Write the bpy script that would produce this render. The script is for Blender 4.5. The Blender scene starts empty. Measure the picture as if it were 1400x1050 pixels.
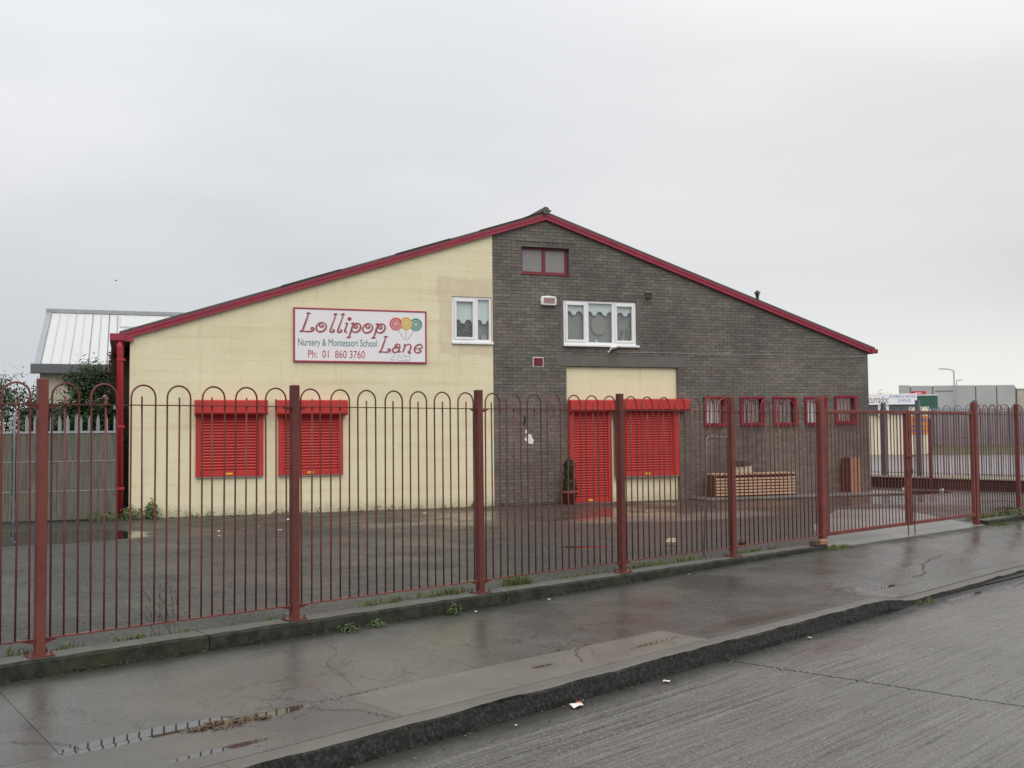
import bpy, math, random
from mathutils import Vector, Matrix
random.seed(7)
R = math.radians
scene = bpy.context.scene
COL = scene.collection

# ------------------------------------------------------------------ camera
cd = bpy.data.cameras.new('camera')
cam = bpy.data.objects.new('camera', cd)
COL.objects.link(cam)
cx = Vector((0.7422, -0.6701, -0.0096)); cf = Vector((0.6695, 0.7413, 0.0460))
cx.normalize(); cf = (cf - cx * cf.dot(cx)).normalized(); cu = cx.cross(cf)
cam.matrix_world = Matrix(((cx.x, cu.x, -cf.x, -2.623), (cx.y, cu.y, -cf.y, -8.044), (cx.z, cu.z, -cf.z, 1.737), (0, 0, 0, 1)))
cd.sensor_width = 36; cd.lens = 37.046; cd.clip_start = 0.05; cd.clip_end = 2000
scene.camera = cam

# ------------------------------------------------------------------ sky and light
SUN_EL, SUN_AZ = 52, 205            # compass style: 0 = +Y, clockwise
world = bpy.data.worlds.new('World'); scene.world = world
world.use_nodes = True
wn = world.node_tree.nodes; wl = world.node_tree.links
wn.clear()
w_out = wn.new('ShaderNodeOutputWorld'); w_bg = wn.new('ShaderNodeBackground')
w_bg.inputs['Strength'].default_value = 0.1
wl.new(w_bg.outputs[0], w_out.inputs[0])
w_sky = wn.new('ShaderNodeTexSky'); w_sky.sky_type = 'NISHITA'; w_sky.sun_disc = False
w_sky.sun_elevation = R(SUN_EL); w_sky.sun_rotation = R(SUN_AZ)
w_tc = wn.new('ShaderNodeTexCoord')
w_sep = wn.new('ShaderNodeSeparateXYZ'); wl.new(w_tc.outputs['Generated'], w_sep.inputs[0])
def wmath(op, a, b=None, c=None, clamp=False):
    n = wn.new('ShaderNodeMath'); n.operation = op; n.use_clamp = clamp
    for i, v in enumerate((a, b, c)):
        if v is None: continue
        if hasattr(v, 'links'): wl.new(v, n.inputs[i])
        else: n.inputs[i].default_value = v
    return n.outputs[0]
def wmix(f, a, b):
    n = wn.new('ShaderNodeMix'); n.data_type = 'RGBA'
    for i, v in ((0, f), (6, a), (7, b)):
        if hasattr(v, 'links'): wl.new(v, n.inputs[i])
        elif i: n.inputs[i].default_value = (*v, 1)
        else: n.inputs[i].default_value = v
    return n.outputs[2]
def wramp(v, a, b, smooth=True):
    n = wn.new('ShaderNodeMapRange'); n.interpolation_type = 'SMOOTHSTEP' if smooth else 'LINEAR'
    wl.new(v, n.inputs[0]); n.inputs[1].default_value = a; n.inputs[2].default_value = b
    return n.outputs[0]
# overcast cloud sheet: cooler to the west, brighter and creamier low in the east, soft streaks
side = wmath('ADD', wmath('MULTIPLY', w_sep.outputs[0], 0.742), wmath('MULTIPLY', w_sep.outputs[1], -0.670))
w_map = wn.new('ShaderNodeMapping'); w_map.inputs['Scale'].default_value = (1.4, 1.4, 5.0); w_map.inputs['Rotation'].default_value = (0.25, -0.2, 0.4)
wl.new(w_tc.outputs['Generated'], w_map.inputs[0])
w_noise = wn.new('ShaderNodeTexNoise'); w_noise.inputs['Scale'].default_value = 1.3; w_noise.inputs['Detail'].default_value = 5; w_noise.inputs['Roughness'].default_value = 0.42
wl.new(w_map.outputs[0], w_noise.inputs['Vector'])
cloud = wmix(wramp(side, -0.75, 0.3), (0.605, 0.637, 0.685), (0.70, 0.705, 0.712))
cloud = wmix(wmath('MULTIPLY', wramp(w_noise.outputs[0], 0.38, 0.64), 0.85), cloud, (0.79, 0.793, 0.80))
low = wmath('MULTIPLY', wramp(w_sep.outputs[2], 0.15, 0.01), wramp(side, -0.05, 0.42))
cloud = wmix(low, cloud, (0.93, 0.925, 0.87))
lowl = wmath('MULTIPLY', wramp(w_sep.outputs[2], 0.26, 0.03), wramp(side, 0.12, -0.45))
cloud = wmix(wmath('MULTIPLY', lowl, 0.6), cloud, (0.51, 0.54, 0.595))
# an overcast sky is brighter towards the zenith
zen = wmath('MULTIPLY_ADD', wramp(w_sep.outputs[2], 0.15, 1.0, False), 0.9, 1.0)
w_sc = wn.new('ShaderNodeVectorMath'); w_sc.operation = 'SCALE'
wl.new(cloud, w_sc.inputs[0]); wl.new(wmath('MULTIPLY', zen, 10.0), w_sc.inputs['Scale'])
wl.new(wmix(0.95, w_sky.outputs[0], w_sc.outputs[0]), w_bg.inputs['Color'])

sd = bpy.data.lights.new('sun', 'SUN'); sd.energy = 1.5; sd.angle = R(60); sd.color = (1.0, 0.965, 0.90)
sun = bpy.data.objects.new('sun', sd); COL.objects.link(sun)
sdir = Vector((math.sin(R(SUN_AZ)) * math.cos(R(SUN_EL)), math.cos(R(SUN_AZ)) * math.cos(R(SUN_EL)), math.sin(R(SUN_EL))))
sun.rotation_euler = sdir.to_track_quat('Z', 'Y').to_euler()
scene.view_settings.view_transform = 'Standard'; scene.view_settings.look = 'None'
scene.view_settings.exposure = 0.0; scene.view_settings.gamma = 1.0
scene.view_settings.use_curve_mapping = False

# ------------------------------------------------------------------ material helpers
class NT:
    def __init__(s, name):
        s.m = bpy.data.materials.new(name); s.m.use_nodes = True
        s.n = s.m.node_tree.nodes; s.l = s.m.node_tree.links
        s.b = s.n['Principled BSDF']; s.out = s.n['Material Output']
        s.tc = s.n.new('ShaderNodeTexCoord')
        s._p = s.tc.outputs['Object']
    def put(s, sock, v):
        if hasattr(v, 'links'): s.l.new(v, sock)
        elif isinstance(v, (tuple, list)) and len(v) == 3 and sock.type == 'RGBA': sock.default_value = (*v, 1)
        else: sock.default_value = v
    def pos(s): return s._p
    def randomise(s):
        oi = s.n.new('ShaderNodeObjectInfo')
        a = s.n.new('ShaderNodeVectorMath'); a.operation = 'SCALE'; a.inputs[0].default_value = (37, 53, 71)
        s.l.new(oi.outputs['Random'], a.inputs['Scale'])
        b = s.n.new('ShaderNodeVectorMath'); b.operation = 'ADD'
        s.l.new(s._p, b.inputs[0]); s.l.new(a.outputs[0], b.inputs[1]); s._p = b.outputs[0]
        return oi.outputs['Random']
    def noise(s, scale, detail=4, rough=0.55, stretch=None, vec=None, rot=0.0):
        n = s.n.new('ShaderNodeTexNoise'); n.inputs['Scale'].default_value = scale
        n.inputs['Detail'].default_value = detail; n.inputs['Roughness'].default_value = rough
        v = vec or s._p
        if stretch:
            mp = s.n.new('ShaderNodeMapping'); mp.vector_type = 'TEXTURE'; mp.inputs['Scale'].default_value = tuple(1 / x for x in stretch); mp.inputs['Rotation'].default_value = (0, 0, rot)
            s.l.new(v, mp.inputs[0]); v = mp.outputs[0]
        s.l.new(v, n.inputs['Vector']); return n.outputs[0]
    def ramp(s, v, a, b, c=0.0, d=1.0):
        n = s.n.new('ShaderNodeMapRange'); n.interpolation_type = 'SMOOTHSTEP'
        s.put(n.inputs[0], v)
        for i, x in ((1, a), (2, b), (3, c), (4, d)): n.inputs[i].default_value = x
        return n.outputs[0]
    def math(s, op, a, b=0.0):
        n = s.n.new('ShaderNodeMath'); n.operation = op
        s.put(n.inputs[0], a); s.put(n.inputs[1], b); return n.outputs[0]
    def mix(s, f, a, b):
        n = s.n.new('ShaderNodeMix'); n.data_type = 'RGBA'
        s.put(n.inputs[0], f); s.put(n.inputs[6], a); s.put(n.inputs[7], b); return n.outputs[2]
    def mul(s, a, b, f=1.0):
        n = s.n.new('ShaderNodeMix'); n.data_type = 'RGBA'; n.blend_type = 'MULTIPLY'
        s.put(n.inputs[0], f); s.put(n.inputs[6], a); s.put(n.inputs[7], b); return n.outputs[2]
    def bump(s, h, strength, dist=0.01):
        n = s.n.new('ShaderNodeBump'); s.put(n.inputs['Strength'], strength); n.inputs['Distance'].default_value = dist
        s.l.new(h, n.inputs['Height']); s.l.new(n.outputs[0], s.b.inputs['Normal'])
    def sep(s, v=None):
        n = s.n.new('ShaderNodeSeparateXYZ'); s.l.new(v or s._p, n.inputs[0]); return n.outputs
    def attr(s, name):
        n = s.n.new('ShaderNodeAttribute'); n.attribute_name = name; return n.outputs['Color']
    def blob(s, c, r, rot=0.0, wob=0.35, scale=3.0, edge=0.12):
        """soft edged irregular spot on the ground plane: 1 inside, 0 outside"""
        mp = s.n.new('ShaderNodeMapping'); mp.vector_type = 'TEXTURE'
        mp.inputs['Location'].default_value = (c[0], c[1], 0); mp.inputs['Rotation'].default_value = (0, 0, rot)
        mp.inputs['Scale'].default_value = (r[0], r[1], 1e3)
        s.l.new(s._p, mp.inputs[0])
        ln = s.n.new('ShaderNodeVectorMath'); ln.operation = 'LENGTH'; s.l.new(mp.outputs[0], ln.inputs[0])
        w = s.math('MULTIPLY_ADD', s.noise(scale, 5, 0.6), 2 * wob); w.node.inputs[2].default_value = -wob
        return s.ramp(s.math('ADD', ln.outputs['Value'], w), 1 + edge, 1 - edge)
    def set(s, color=None, rough=None, spec=None, metal=None):
        if color is not None: s.put(s.b.inputs['Base Color'], color)
        if rough is not None: s.put(s.b.inputs['Roughness'], rough)
        if spec is not None: s.put(s.b.inputs['Specular IOR Level'], spec)
        if metal is not None: s.put(s.b.inputs['Metallic'], metal)
        return s.m

def simple(name, col, rough=0.6, var=0.25, scale=4, dirt=None, dirt_amt=0.4, bump=0.0, bscale=80, metal=0.0, spec=0.5, rnd=False, stretch=None):
    t = NT(name)
    if rnd: t.randomise()
    c = t.mul(col, t.mix(t.noise(scale, 5, 0.6, stretch), (1 - var,) * 3, (1 + var,) * 3))
    if dirt: c = t.mix(t.ramp(t.noise(scale * 0.7, 6, 0.65, stretch), 0.45, 0.75, 0, dirt_amt), c, dirt)
    if bump: t.bump(t.noise(bscale, 4), bump, 0.006)
    r = t.math('ADD', t.math('MULTIPLY', t.noise(scale * 2, 3), 0.24), rough - 0.12)
    return t.set(c, r, spec, metal)

M = {}
# cream painted blockwork with faint run marks and a bare patched halo round the small window
t = NT('cream_paint')
p = t.pos(); xyz = t.sep(t.tc.outputs['Object'])
c = t.mix(t.ramp(t.noise(0.9, 5, 0.6), 0.3, 0.75), (0.725, 0.665, 0.455), (0.775, 0.72, 0.51))
c = t.mul(c, t.mix(t.ramp(t.noise(1.0, 6, 0.6, (0.35, 1, 4.5)), 0.42, 0.8), (1, 1, 1), (0.90, 0.87, 0.83)))
c = t.mul(c, t.mix(t.ramp(t.noise(2.0, 6, 0.65, (3.2, 1, .22)), 0.52, 0.8), (1, 1, 1), (0.84, 0.82, 0.77)))
c = t.mix(t.ramp(t.noise(14, 5, 0.7), 0.62, 0.78, 0, 0.35), c, (0.52, 0.42, 0.25))
warp = t.math('MULTIPLY_ADD', t.noise(2.6, 5, 0.6), 0.5); warp.node.inputs[2].default_value = -0.25
dx = t.math('ABSOLUTE', t.math('SUBTRACT', xyz[0], 7.12)); dz = t.math('ABSOLUTE', t.math('SUBTRACT', xyz[2], 4.28))
dd = t.math('MAXIMUM', t.math('DIVIDE', dx, 0.86), t.math('DIVIDE', dz, 0.86))
halo = t.ramp(t.math('ADD', dd, warp), 1.03, 0.96)
c = t.mix(t.math('MULTIPLY', halo, t.ramp(t.noise(3.1, 4), 0.25, 0.6, 0.30, 0.80)), c, (0.64, 0.53, 0.385))
splash = t.ramp(t.math('ADD', xyz[2], t.math('MULTIPLY', t.noise(5, 5, 0.7), 0.35)), 0.62, 0.28)
c = t.mix(t.math('MULTIPLY', splash, 0.5), c, (0.28, 0.27, 0.17))
t.bump(t.noise(38, 6, 0.7), 0.6, 0.008)
M['cream'] = t.set(c, 0.75, 0.3)
# rustic brick
t = NT('rustic_brick')
c = t.mul(t.attr('tint'), t.mix(t.noise(9, 5, 0.65), (0.62, 0.62, 0.62), (1.38, 1.38, 1.38)))
c = t.mul(c, t.mix(t.ramp(t.noise(0.55, 5, 0.6), 0.3, 0.72), (0.80, 0.80, 0.80), (1.24, 1.2, 1.12)))
c = t.mix(t.ramp(t.noise(2.2, 6, 0.7), 0.66, 0.82, 0, 0.35), c, (0.20, 0.195, 0.175))
t.bump(t.noise(120, 4), 0.5, 0.005)
M['brick'] = t.set(c, 0.8, 0.3)
M['mortar'] = simple('mortar', (0.150, 0.144, 0.134), 0.9, 0.3, 6, bump=0.5)
M['red_paint'] = simple('shutter_red', (0.50, 0.027, 0.023), 0.45, 0.12, 2.5, (0.30, 0.022, 0.020), 0.55, rnd=True, stretch=(2, 2, .5))
M['crimson'] = simple('bargeboard_crimson', (0.30, 0.022, 0.050), 0.5, 0.22, 2.2, (0.16, 0.02, 0.035), 0.6, bump=0.15)
M['pipe_red'] = simple('downpipe_red', (0.36, 0.015, 0.026), 0.4, 0.18, 2)
M['grille_red'] = simple('grille_red', (0.26, 0.016, 0.032), 0.5, 0.2, 6)
t = NT('fence_oxide_red'); rnd_ = t.randomise()
c = t.mix(t.ramp(t.noise(2.2, 5, 0.6), 0.35, 0.7), (0.122, 0.032, 0.026), (0.168, 0.044, 0.036))
c = t.mix(t.ramp(t.noise(16, 6, 0.7), 0.60, 0.76, 0, 0.75), c, (0.10, 0.042, 0.026))
t.bump(t.noise(60, 4), 0.25, 0.003)
c = t.mul(c, t.mix(rnd_, (0.82, 0.82, 0.82), (1.16, 1.16, 1.16)))
M['fence'] = t.set(c, t.ramp(t.noise(9, 4), 0.35, 0.65, 0.40, 0.70), 0.35)
M['post'] = M['fence']
M['galv'] = simple('galvanised_steel', (0.33, 0.35, 0.37), 0.5, 0.2, 5, (0.20, 0.2, 0.2), 0.4, metal=0.35, rnd=True)
M['rust'] = simple('rusty_steel', (0.10, 0.045, 0.03), 0.8, 0.4, 20, bump=0.4)
M['upvc'] = simple('white_upvc', (0.80, 0.80, 0.81), 0.35, 0.05, 3, (0.62, 0.60, 0.56), 0.25)
M['white_paint'] = simple('white_board', (0.80, 0.775, 0.805), 0.4, 0.04, 2)
M['maroon_frame'] = simple('maroon_frame', (0.17, 0.018, 0.028), 0.5, 0.2, 6)
M['concrete_lintel'] = simple('lintel_concrete', (0.130, 0.123, 0.110), 0.85, 0.3, 3, (0.09, 0.088, 0.08), 0.5, bump=0.3)
M['dark_roof'] = simple('roof_sheet', (0.085, 0.075, 0.075), 0.75, 0.4, 4, (0.12, 0.13, 0.09), 0.5)
M['black_metal'] = simple('black_metal', (0.022, 0.022, 0.024), 0.5, 0.3, 8)
M['blind'] = simple('window_blind', (0.70, 0.76, 0.77), 0.8, 0.08, 2)
M['curtain'] = simple('grey_net_curtain', (0.27, 0.285, 0.28), 0.9, 0.3, 5)
M['dark_inside'] = simple('dark_room', (0.03, 0.03, 0.032), 0.9, 0.4, 2)
M['frosted'] = simple('frosted_pane', (0.23, 0.225, 0.22), 0.25, 0.15, 3)
M['paper'] = simple('paper', (0.72, 0.70, 0.68), 0.8, 0.15, 9)
M['peach_paper'] = simple('peach_paper', (0.30, 0.265, 0.24), 0.9, 0.25, 9)
M['yellow_tag'] = simple('yellow_tag', (0.70, 0.42, 0.03), 0.5, 0.1)
M['text_green'] = simple('text_green', (0.05, 0.22, 0.19), 0.5, 0.05)
M['text_red'] = simple('text_red', (0.46, 0.07, 0.075), 0.5, 0.05)
M['text_maroon'] = simple('text_maroon', (0.36, 0.055, 0.065), 0.5, 0.08)
M['text_grey'] = simple('text_shadow_grey', (0.42, 0.33, 0.35), 0.5, 0.08)
M['sign_border'] = simple('sign_border', (0.36, 0.035, 0.075), 0.5, 0.08)
M['lolly_red'] = simple('lollipop_red', (0.58, 0.075, 0.10), 0.4, 0.05)
M['lolly_yellow'] = simple('lollipop_yellow', (0.66, 0.43, 0.055), 0.4, 0.05)
M['lolly_green'] = simple('lollipop_green', (0.03, 0.26, 0.20), 0.4, 0.05)
M['pale_swirl'] = simple('pale_swirl', (0.72, 0.62, 0.55), 0.5, 0.05)
M['graffiti'] = simple('graffiti_teal', (0.22, 0.42, 0.48), 0.5, 0.1)
M['text_blue'] = simple('text_blue', (0.10, 0.15, 0.42), 0.5, 0.05)
M['text_black'] = simple('text_black', (0.03, 0.045, 0.045), 0.5, 0.05)
M['orange'] = simple('orange_poster', (0.66, 0.22, 0.03), 0.5, 0.1)
M['hoard_green'] = simple('green_hoarding', (0.025, 0.10, 0.065), 0.6, 0.15)
M['sign_red'] = simple('sign_red', (0.5, 0.03, 0.05), 0.5, 0.1)
M['terracotta'] = simple('terracotta', (0.20, 0.055, 0.035), 0.6, 0.25, 6)
M['soil'] = simple('soil', (0.03, 0.022, 0.016), 0.95, 0.4, 20)
M['pale_pot'] = simple('pale_pot', (0.40, 0.345, 0.25), 0.7, 0.2, 6)
M['slat_wood'] = simple('pale_slat_wood', (0.50, 0.33, 0.21), 0.7, 0.25, 5, (0.28, 0.16, 0.10), 0.5, rnd=True, stretch=(0.4, 3, 3))
M['brown_wood'] = simple('brown_stained_wood', (0.11, 0.048, 0.035), 0.7, 0.25, 5, rnd=True, stretch=(3, 3, 0.4))
M['orange_wood'] = simple('orange_timber', (0.30, 0.155, 0.095), 0.7, 0.25, 5, rnd=True, stretch=(3, 3, 0.4))
t = NT('weathered_board'); t.randomise()
c = t.mix(t.ramp(t.noise(3.0, 5, 0.65, (9, 9, 0.5)), 0.3, 0.7), (0.088, 0.082, 0.067), (0.165, 0.155, 0.130))
c = t.mix(t.ramp(t.noise(1.2, 5, 0.6), 0.5, 0.75, 0, 0.7), c, (0.115, 0.084, 0.053))
t.bump(t.noise(6, 4, 0.6, (14, 14, 0.6)), 0.4, 0.004)
M['board'] = t.set(c, 0.8, 0.3)
M['pipe_grey'] = simple('pipe_grey', (0.17, 0.175, 0.175), 0.6, 0.2, 5)
M['pale_metal'] = simple('pale_grey_steel', (0.25, 0.27, 0.27), 0.55, 0.15, 5, rnd=True)
M['roof_white'] = simple('white_roof_sheet', (0.53, 0.535, 0.535), 0.7, 0.05, 1.2, (0.52, 0.52, 0.50), 0.35, rnd=True, stretch=(1, 1, 1))
M['gutter_grey'] = simple('grey_gutter', (0.11, 0.115, 0.125), 0.6, 0.15, 2)
M['old_render'] = simple('old_render', (0.44, 0.41, 0.33), 0.85, 0.2, 1.2, (0.25, 0.24, 0.18), 0.5)
M['brown_wall'] = simple('brown_wall', (0.085, 0.052, 0.036), 0.9, 0.4, 5, (0.05, 0.06, 0.025), 0.6, bump=0.4)
M['far_concrete'] = simple('far_concrete', (0.38, 0.385, 0.375), 0.85, 0.09, 0.5, (0.30, 0.31, 0.30), 0.4, rnd=True)
M['far_joint'] = simple('far_joint', (0.13, 0.135, 0.14), 0.85, 0.1)
M['far_palisade'] = simple('far_palisade', (0.215, 0.20, 0.225), 0.7, 0.12, 0.6)
M['slate_fence'] = simple('slate_blue_steel', (0.115, 0.125, 0.155), 0.5, 0.2, 3, rnd=True)
M['cream_far'] = simple('far_cream_sheet', (0.72, 0.67, 0.52), 0.6, 0.08, 1)
M['dark_fascia'] = simple('dark_fascia', (0.085, 0.09, 0.10), 0.7, 0.2, 1)
M['dwarf_brick'] = simple('dwarf_wall_brick', (0.052, 0.030, 0.026), 0.9, 0.45, 4, (0.03, 0.028, 0.02), 0.6, rnd=True)
M['coping'] = simple('pale_coping', (0.40, 0.38, 0.31), 0.8, 0.2, 3)
# ground surfaces -------------------------------------------------
def wet(t, c, rough, puddles, bump_h, bstr, bdist, dark=0.45, base_spec=0.5):
    """shared wet look: flat mirror puddles where the mask is 1, rough damp ground elsewhere"""
    m = None
    for b in puddles:
        k = t.blob(*b); m = k if m is None else t.math('MAXIMUM', m, k)
    if m is not None:
        c = t.mul(c, t.mix(m, (1, 1, 1), (dark,) * 3))
        rough = t.math('ADD', t.math('MULTIPLY', rough, t.math('SUBTRACT', 1.0, m)), t.math('MULTIPLY', m, 0.02))
        bstr = t.math('MULTIPLY', t.math('SUBTRACT', 1.0, m), bstr)
        if hasattr(base_spec, 'links'): base_spec = t.math('MAXIMUM', base_spec, t.math('MULTIPLY', m, 0.5))
    t.bump(bump_h, bstr, bdist)
    return t.set(c, rough, base_spec)
# yard
t = NT('wet_tarmac_yard'); xyz = t.sep()
c = t.mix(t.ramp(t.noise(0.35, 5, 0.6), 0.3, 0.7), (0.040, 0.042, 0.037), (0.060, 0.060, 0.051))
brown = t.ramp(t.math('ADD', xyz[0], t.math('MULTIPLY', t.noise(0.5, 4), 5.0)), 9.5, 13.5)
c = t.mix(t.math('MULTIPLY', brown, 0.75), c, (0.080, 0.060, 0.050))
c = t.mix(t.math('MULTIPLY', t.blob((13.0, 4.6), (2.3, 0.75), -0.33, 0.5, 1.4, 0.3), 0.85), c, (0.185, 0.155, 0.125))
c = t.mix(t.ramp(t.noise(26, 4, 0.85), 0.52, 0.66, 0, 0.85), c, (0.16, 0.16, 0.15))
c = t.mix(t.ramp(t.noise(21, 4, 0.85), 0.50, 0.36, 0, 0.9), c, (0.014, 0.015, 0.013))
c = t.mix(t.ramp(t.noise(1.1, 6, 0.7), 0.56, 0.70, 0, 0.65), c, (0.038, 0.039, 0.030))
r = t.ramp(t.noise(0.8, 5, 0.65), 0.35, 0.65, 0.36, 0.62)
damp = t.math('MAXIMUM', t.blob((12.2, 6.3), (3.0, 1.3), -0.36, 0.7, 0.8, 0.7), t.blob((19, 4.6), (4, 1.5), -0.36, 0.6, 0.8, 0.5))
r = t.math('SUBTRACT', r, t.math('MULTIPLY', damp, 0.30))
spec_ = t.math('ADD', t.math('MULTIPLY', damp, 0.35), 0.16)
M['yard'] = wet(t, c, r, [((2.9, 9.7), (1.95, 1.30), -0.38, 0.22, 1.1, 0.05), ((8.02, 2.30), (0.36, 0.115), -0.72, 0.30, 4, 0.1),
                          ((22.6, 5.0), (1.2, 0.7), -0.4, 0.3, 1.0, 0.1)],
                t.noise(38, 4, 0.8), t.math('SUBTRACT', 0.8, t.math('MULTIPLY', damp, 0.55)), 0.012, 0.40, spec_)
# footpath slabs
def path_mat(name, tone, light):
    t = NT(name); rnd = None
    c = t.mix(t.ramp(t.noise(0.7, 6, 0.62), 0.28, 0.74), tuple(x * 0.74 for x in tone), tuple(x * 1.22 for x in tone))
    c = t.mix(t.ramp(t.noise(2.4, 6, 0.7), 0.50, 0.80, 0, 0.5), c, tuple(x * 0.6 for x in tone))
    c = t.mix(t.ramp(t.noise(85, 3, 0.8), 0.52, 0.68, 0, 0.75), c, tuple(x * 1.75 for x in tone))
    c = t.mix(t.ramp(t.noise(70, 3, 0.8), 0.48, 0.34, 0, 0.75), c, tuple(x * 0.4 for x in tone))
    crack = t.math('MULTIPLY', t.ramp(t.math('ABSOLUTE', t.math('SUBTRACT', t.noise(0.55, 7, 0.62), 0.5)), 0.0035, 0.001), t.ramp(t.noise(0.33, 2), 0.50, 0.56))
    c = t.mix(crack, c, (0.016, 0.015, 0.013))
    for b in (((0.42, -2.10), (0.22, 0.06), 0.10, 0.8, 9, 0.3), ((5.5, -2.28), (1.0, 0.13), 0.04, 0.7, 4, 0.5)):
        c = t.mix(t.math('MULTIPLY', t.blob(*b), 0.85), c, (0.058, 0.042, 0.030))
    # dark damp moss line against the plinth
    y = t.sep()[1]
    mo = t.ramp(t.math('ADD', y, t.math('MULTIPLY', t.noise(1.7, 6, 0.7), 0.75)), -0.14, 0.22)
    c = t.mix(t.math('MULTIPLY', mo, 0.9), c, (0.022, 0.024, 0.015))
    r = t.ramp(t.noise(1.1, 5, 0.65), 0.32, 0.66, 0.13, 0.34)
    r = t.math('ADD', r, t.math('MULTIPLY', mo, 0.3))
    if light: r = t.math('ADD', r, 0.14)
    P = [((-0.08, -2.00), (0.58, 0.105), 0.03, 0.40, 3.2, 0.12), ((0.60, -2.09), (0.50, 0.075), 0.05, 0.5, 4, 0.15), ((0.17, -2.56), (0.36, 0.042), 0.06, 0.7, 5, 0.2),
         ((1.35, -2.04), (0.40, 0.022), 0.04, 0.7, 5, 0.25), ((2.85, -2.30), (0.12, 0.03), 0.1, 0.5, 6, 0.2), ((4.1, -2.32), (0.3, 0.035), 0.1, 0.7, 5, 0.25), ((8.55, -1.98), (0.22, 0.05), 0.1, 0.5, 5, 0.2)]
    return wet(t, c, r, P, t.noise(70, 5, 0.7), 0.32, 0.005, 0.55)
M['path'] = path_mat('wet_concrete_path', (0.084, 0.082, 0.073), False)
M['path_pale'] = path_mat('damp_concrete_path', (0.132, 0.120, 0.099), True)
M['path_mid'] = path_mat('wet_concrete_path_mid', (0.072, 0.070, 0.062), False)
M['joint'] = simple('dark_joint', (0.03, 0.029, 0.026), 0.7, 0.4, 10)
t = NT('kerb_top'); c = t.mix(t.noise(3, 6, 0.65), (0.075, 0.070, 0.060), (0.150, 0.138, 0.118))
t.bump(t.noise(50, 5, 0.7), 0.4, 0.008); M['kerb'] = t.set(c, 0.5, 0.4)
t = NT('kerb_face_grime'); c = t.mix(t.ramp(t.noise(34, 6, 0.8), 0.42, 0.75), (0.010, 0.010, 0.0095), (0.066, 0.063, 0.058))
t.bump(t.noise(45, 5, 0.75), 0.6, 0.010); M['kerb_face'] = t.set(c, 0.75, 0.2)
t = NT('plinth_top'); c = t.mix(t.noise(2.5, 6, 0.65), (0.060, 0.058, 0.048), (0.135, 0.130, 0.110))
c = t.mix(t.ramp(t.noise(4, 6, 0.7), 0.5, 0.72, 0, 0.8), c, (0.06, 0.07, 0.028))
t.bump(t.noise(50, 5, 0.7), 0.4, 0.008); M['plinth'] = t.set(c, 0.65, 0.4)
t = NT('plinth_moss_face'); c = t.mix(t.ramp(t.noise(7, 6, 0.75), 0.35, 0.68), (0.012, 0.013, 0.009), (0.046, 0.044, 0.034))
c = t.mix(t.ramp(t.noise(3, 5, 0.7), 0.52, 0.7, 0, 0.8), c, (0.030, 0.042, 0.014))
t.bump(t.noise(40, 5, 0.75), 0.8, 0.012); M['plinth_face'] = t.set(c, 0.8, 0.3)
# road
t = NT('wet_grooved_concrete'); xyz = t.sep()
c = t.mix(t.ramp(t.noise(0.5, 6, 0.6), 0.3, 0.7), (0.078, 0.073, 0.064), (0.120, 0.112, 0.100))
c = t.mix(t.ramp(t.noise(3.0, 5, 0.7, (0.20, 5, 1), rot=.0545), 0.47, 0.60, 0, 0.30), c, (0.058, 0.054, 0.047))
line = t.math('MULTIPLY', t.ramp(t.noise(3.0, 3, 0.6, (0.07, 11, 1), rot=.0545), 0.555, 0.585), t.ramp(t.math('ADD', t.noise(1.1, 4, 0.6), t.math('MULTIPLY', xyz[0], -0.045)), 0.15, 0.40))
c = t.mix(t.math('MULTIPLY', t.math('MULTIPLY', line, t.ramp(t.noise(22, 4, 0.7), 0.30, 0.55)), 0.9), c, (0.026, 0.024, 0.020))
pale = t.ramp(t.noise(3.0, 3, 0.6, (0.13, 8, 1), rot=.0545), 0.44, 0.36)
c = t.mix(t.math('MULTIPLY', pale, 0.22), c, (0.205, 0.197, 0.182))
c = t.mix(t.ramp(t.noise(70, 4, 0.85), 0.53, 0.66, 0, 0.85), c, (0.27, 0.265, 0.25))
c = t.mix(t.ramp(t.noise(60, 4, 0.85), 0.48, 0.35, 0, 0.85), c, (0.030, 0.029, 0.026))
kerb_d = t.math('SUBTRACT', t.math('SUBTRACT', t.math('MULTIPLY', xyz[0], 0.0545), 2.94), xyz[1])
gut = t.ramp(t.math('ADD', kerb_d, t.math('MULTIPLY', t.noise(2.2, 6, 0.75), 0.55)), 0.66, 0.36)
c = t.mix(t.math('MULTIPLY', gut, 0.92), c, (0.014, 0.013, 0.010))
c = t.mix(t.math('MULTIPLY', t.blob((5.6, -3.05), (0.7, 0.16), 0.05, 0.7, 4, 0.5), 0.6), c, (0.07, 0.035, 0.028))
r = t.ramp(t.noise(0.9, 5, 0.65), 0.3, 0.7, 0.11, 0.30)
r = t.math('ADD', r, t.math('MULTIPLY', gut, 0.4))
M['road'] = wet(t, c, r, [((10.6, -2.75), (1.1, 0.14), 0.05, 0.5, 2.5, 0.15), ((9.1, -2.62), (0.5, 0.06), 0.05, 0.5, 4, 0.2)], t.noise(75, 5, 0.75, (0.28, 1.6, 1)), 0.5, 0.006, 0.5)
t = NT('apron_concrete'); c = t.mix(t.ramp(t.noise(0.9, 6, 0.65), 0.3, 0.72), (0.115, 0.11, 0.10), (0.20, 0.19, 0.172))
c = t.mix(t.ramp(t.noise(60, 3, 0.7), 0.5, 0.7, 0, 0.5), c, (0.09, 0.088, 0.08))
t.bump(t.noise(60, 4), 0.3, 0.006); M['apron'] = t.set(c, 0.42, 0.5)
t = NT('estate_road'); c = t.mix(t.noise(0.2, 5), (0.12, 0.115, 0.115), (0.19, 0.185, 0.185))
M['estate'] = t.set(c, 0.38, 0.5)
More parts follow.
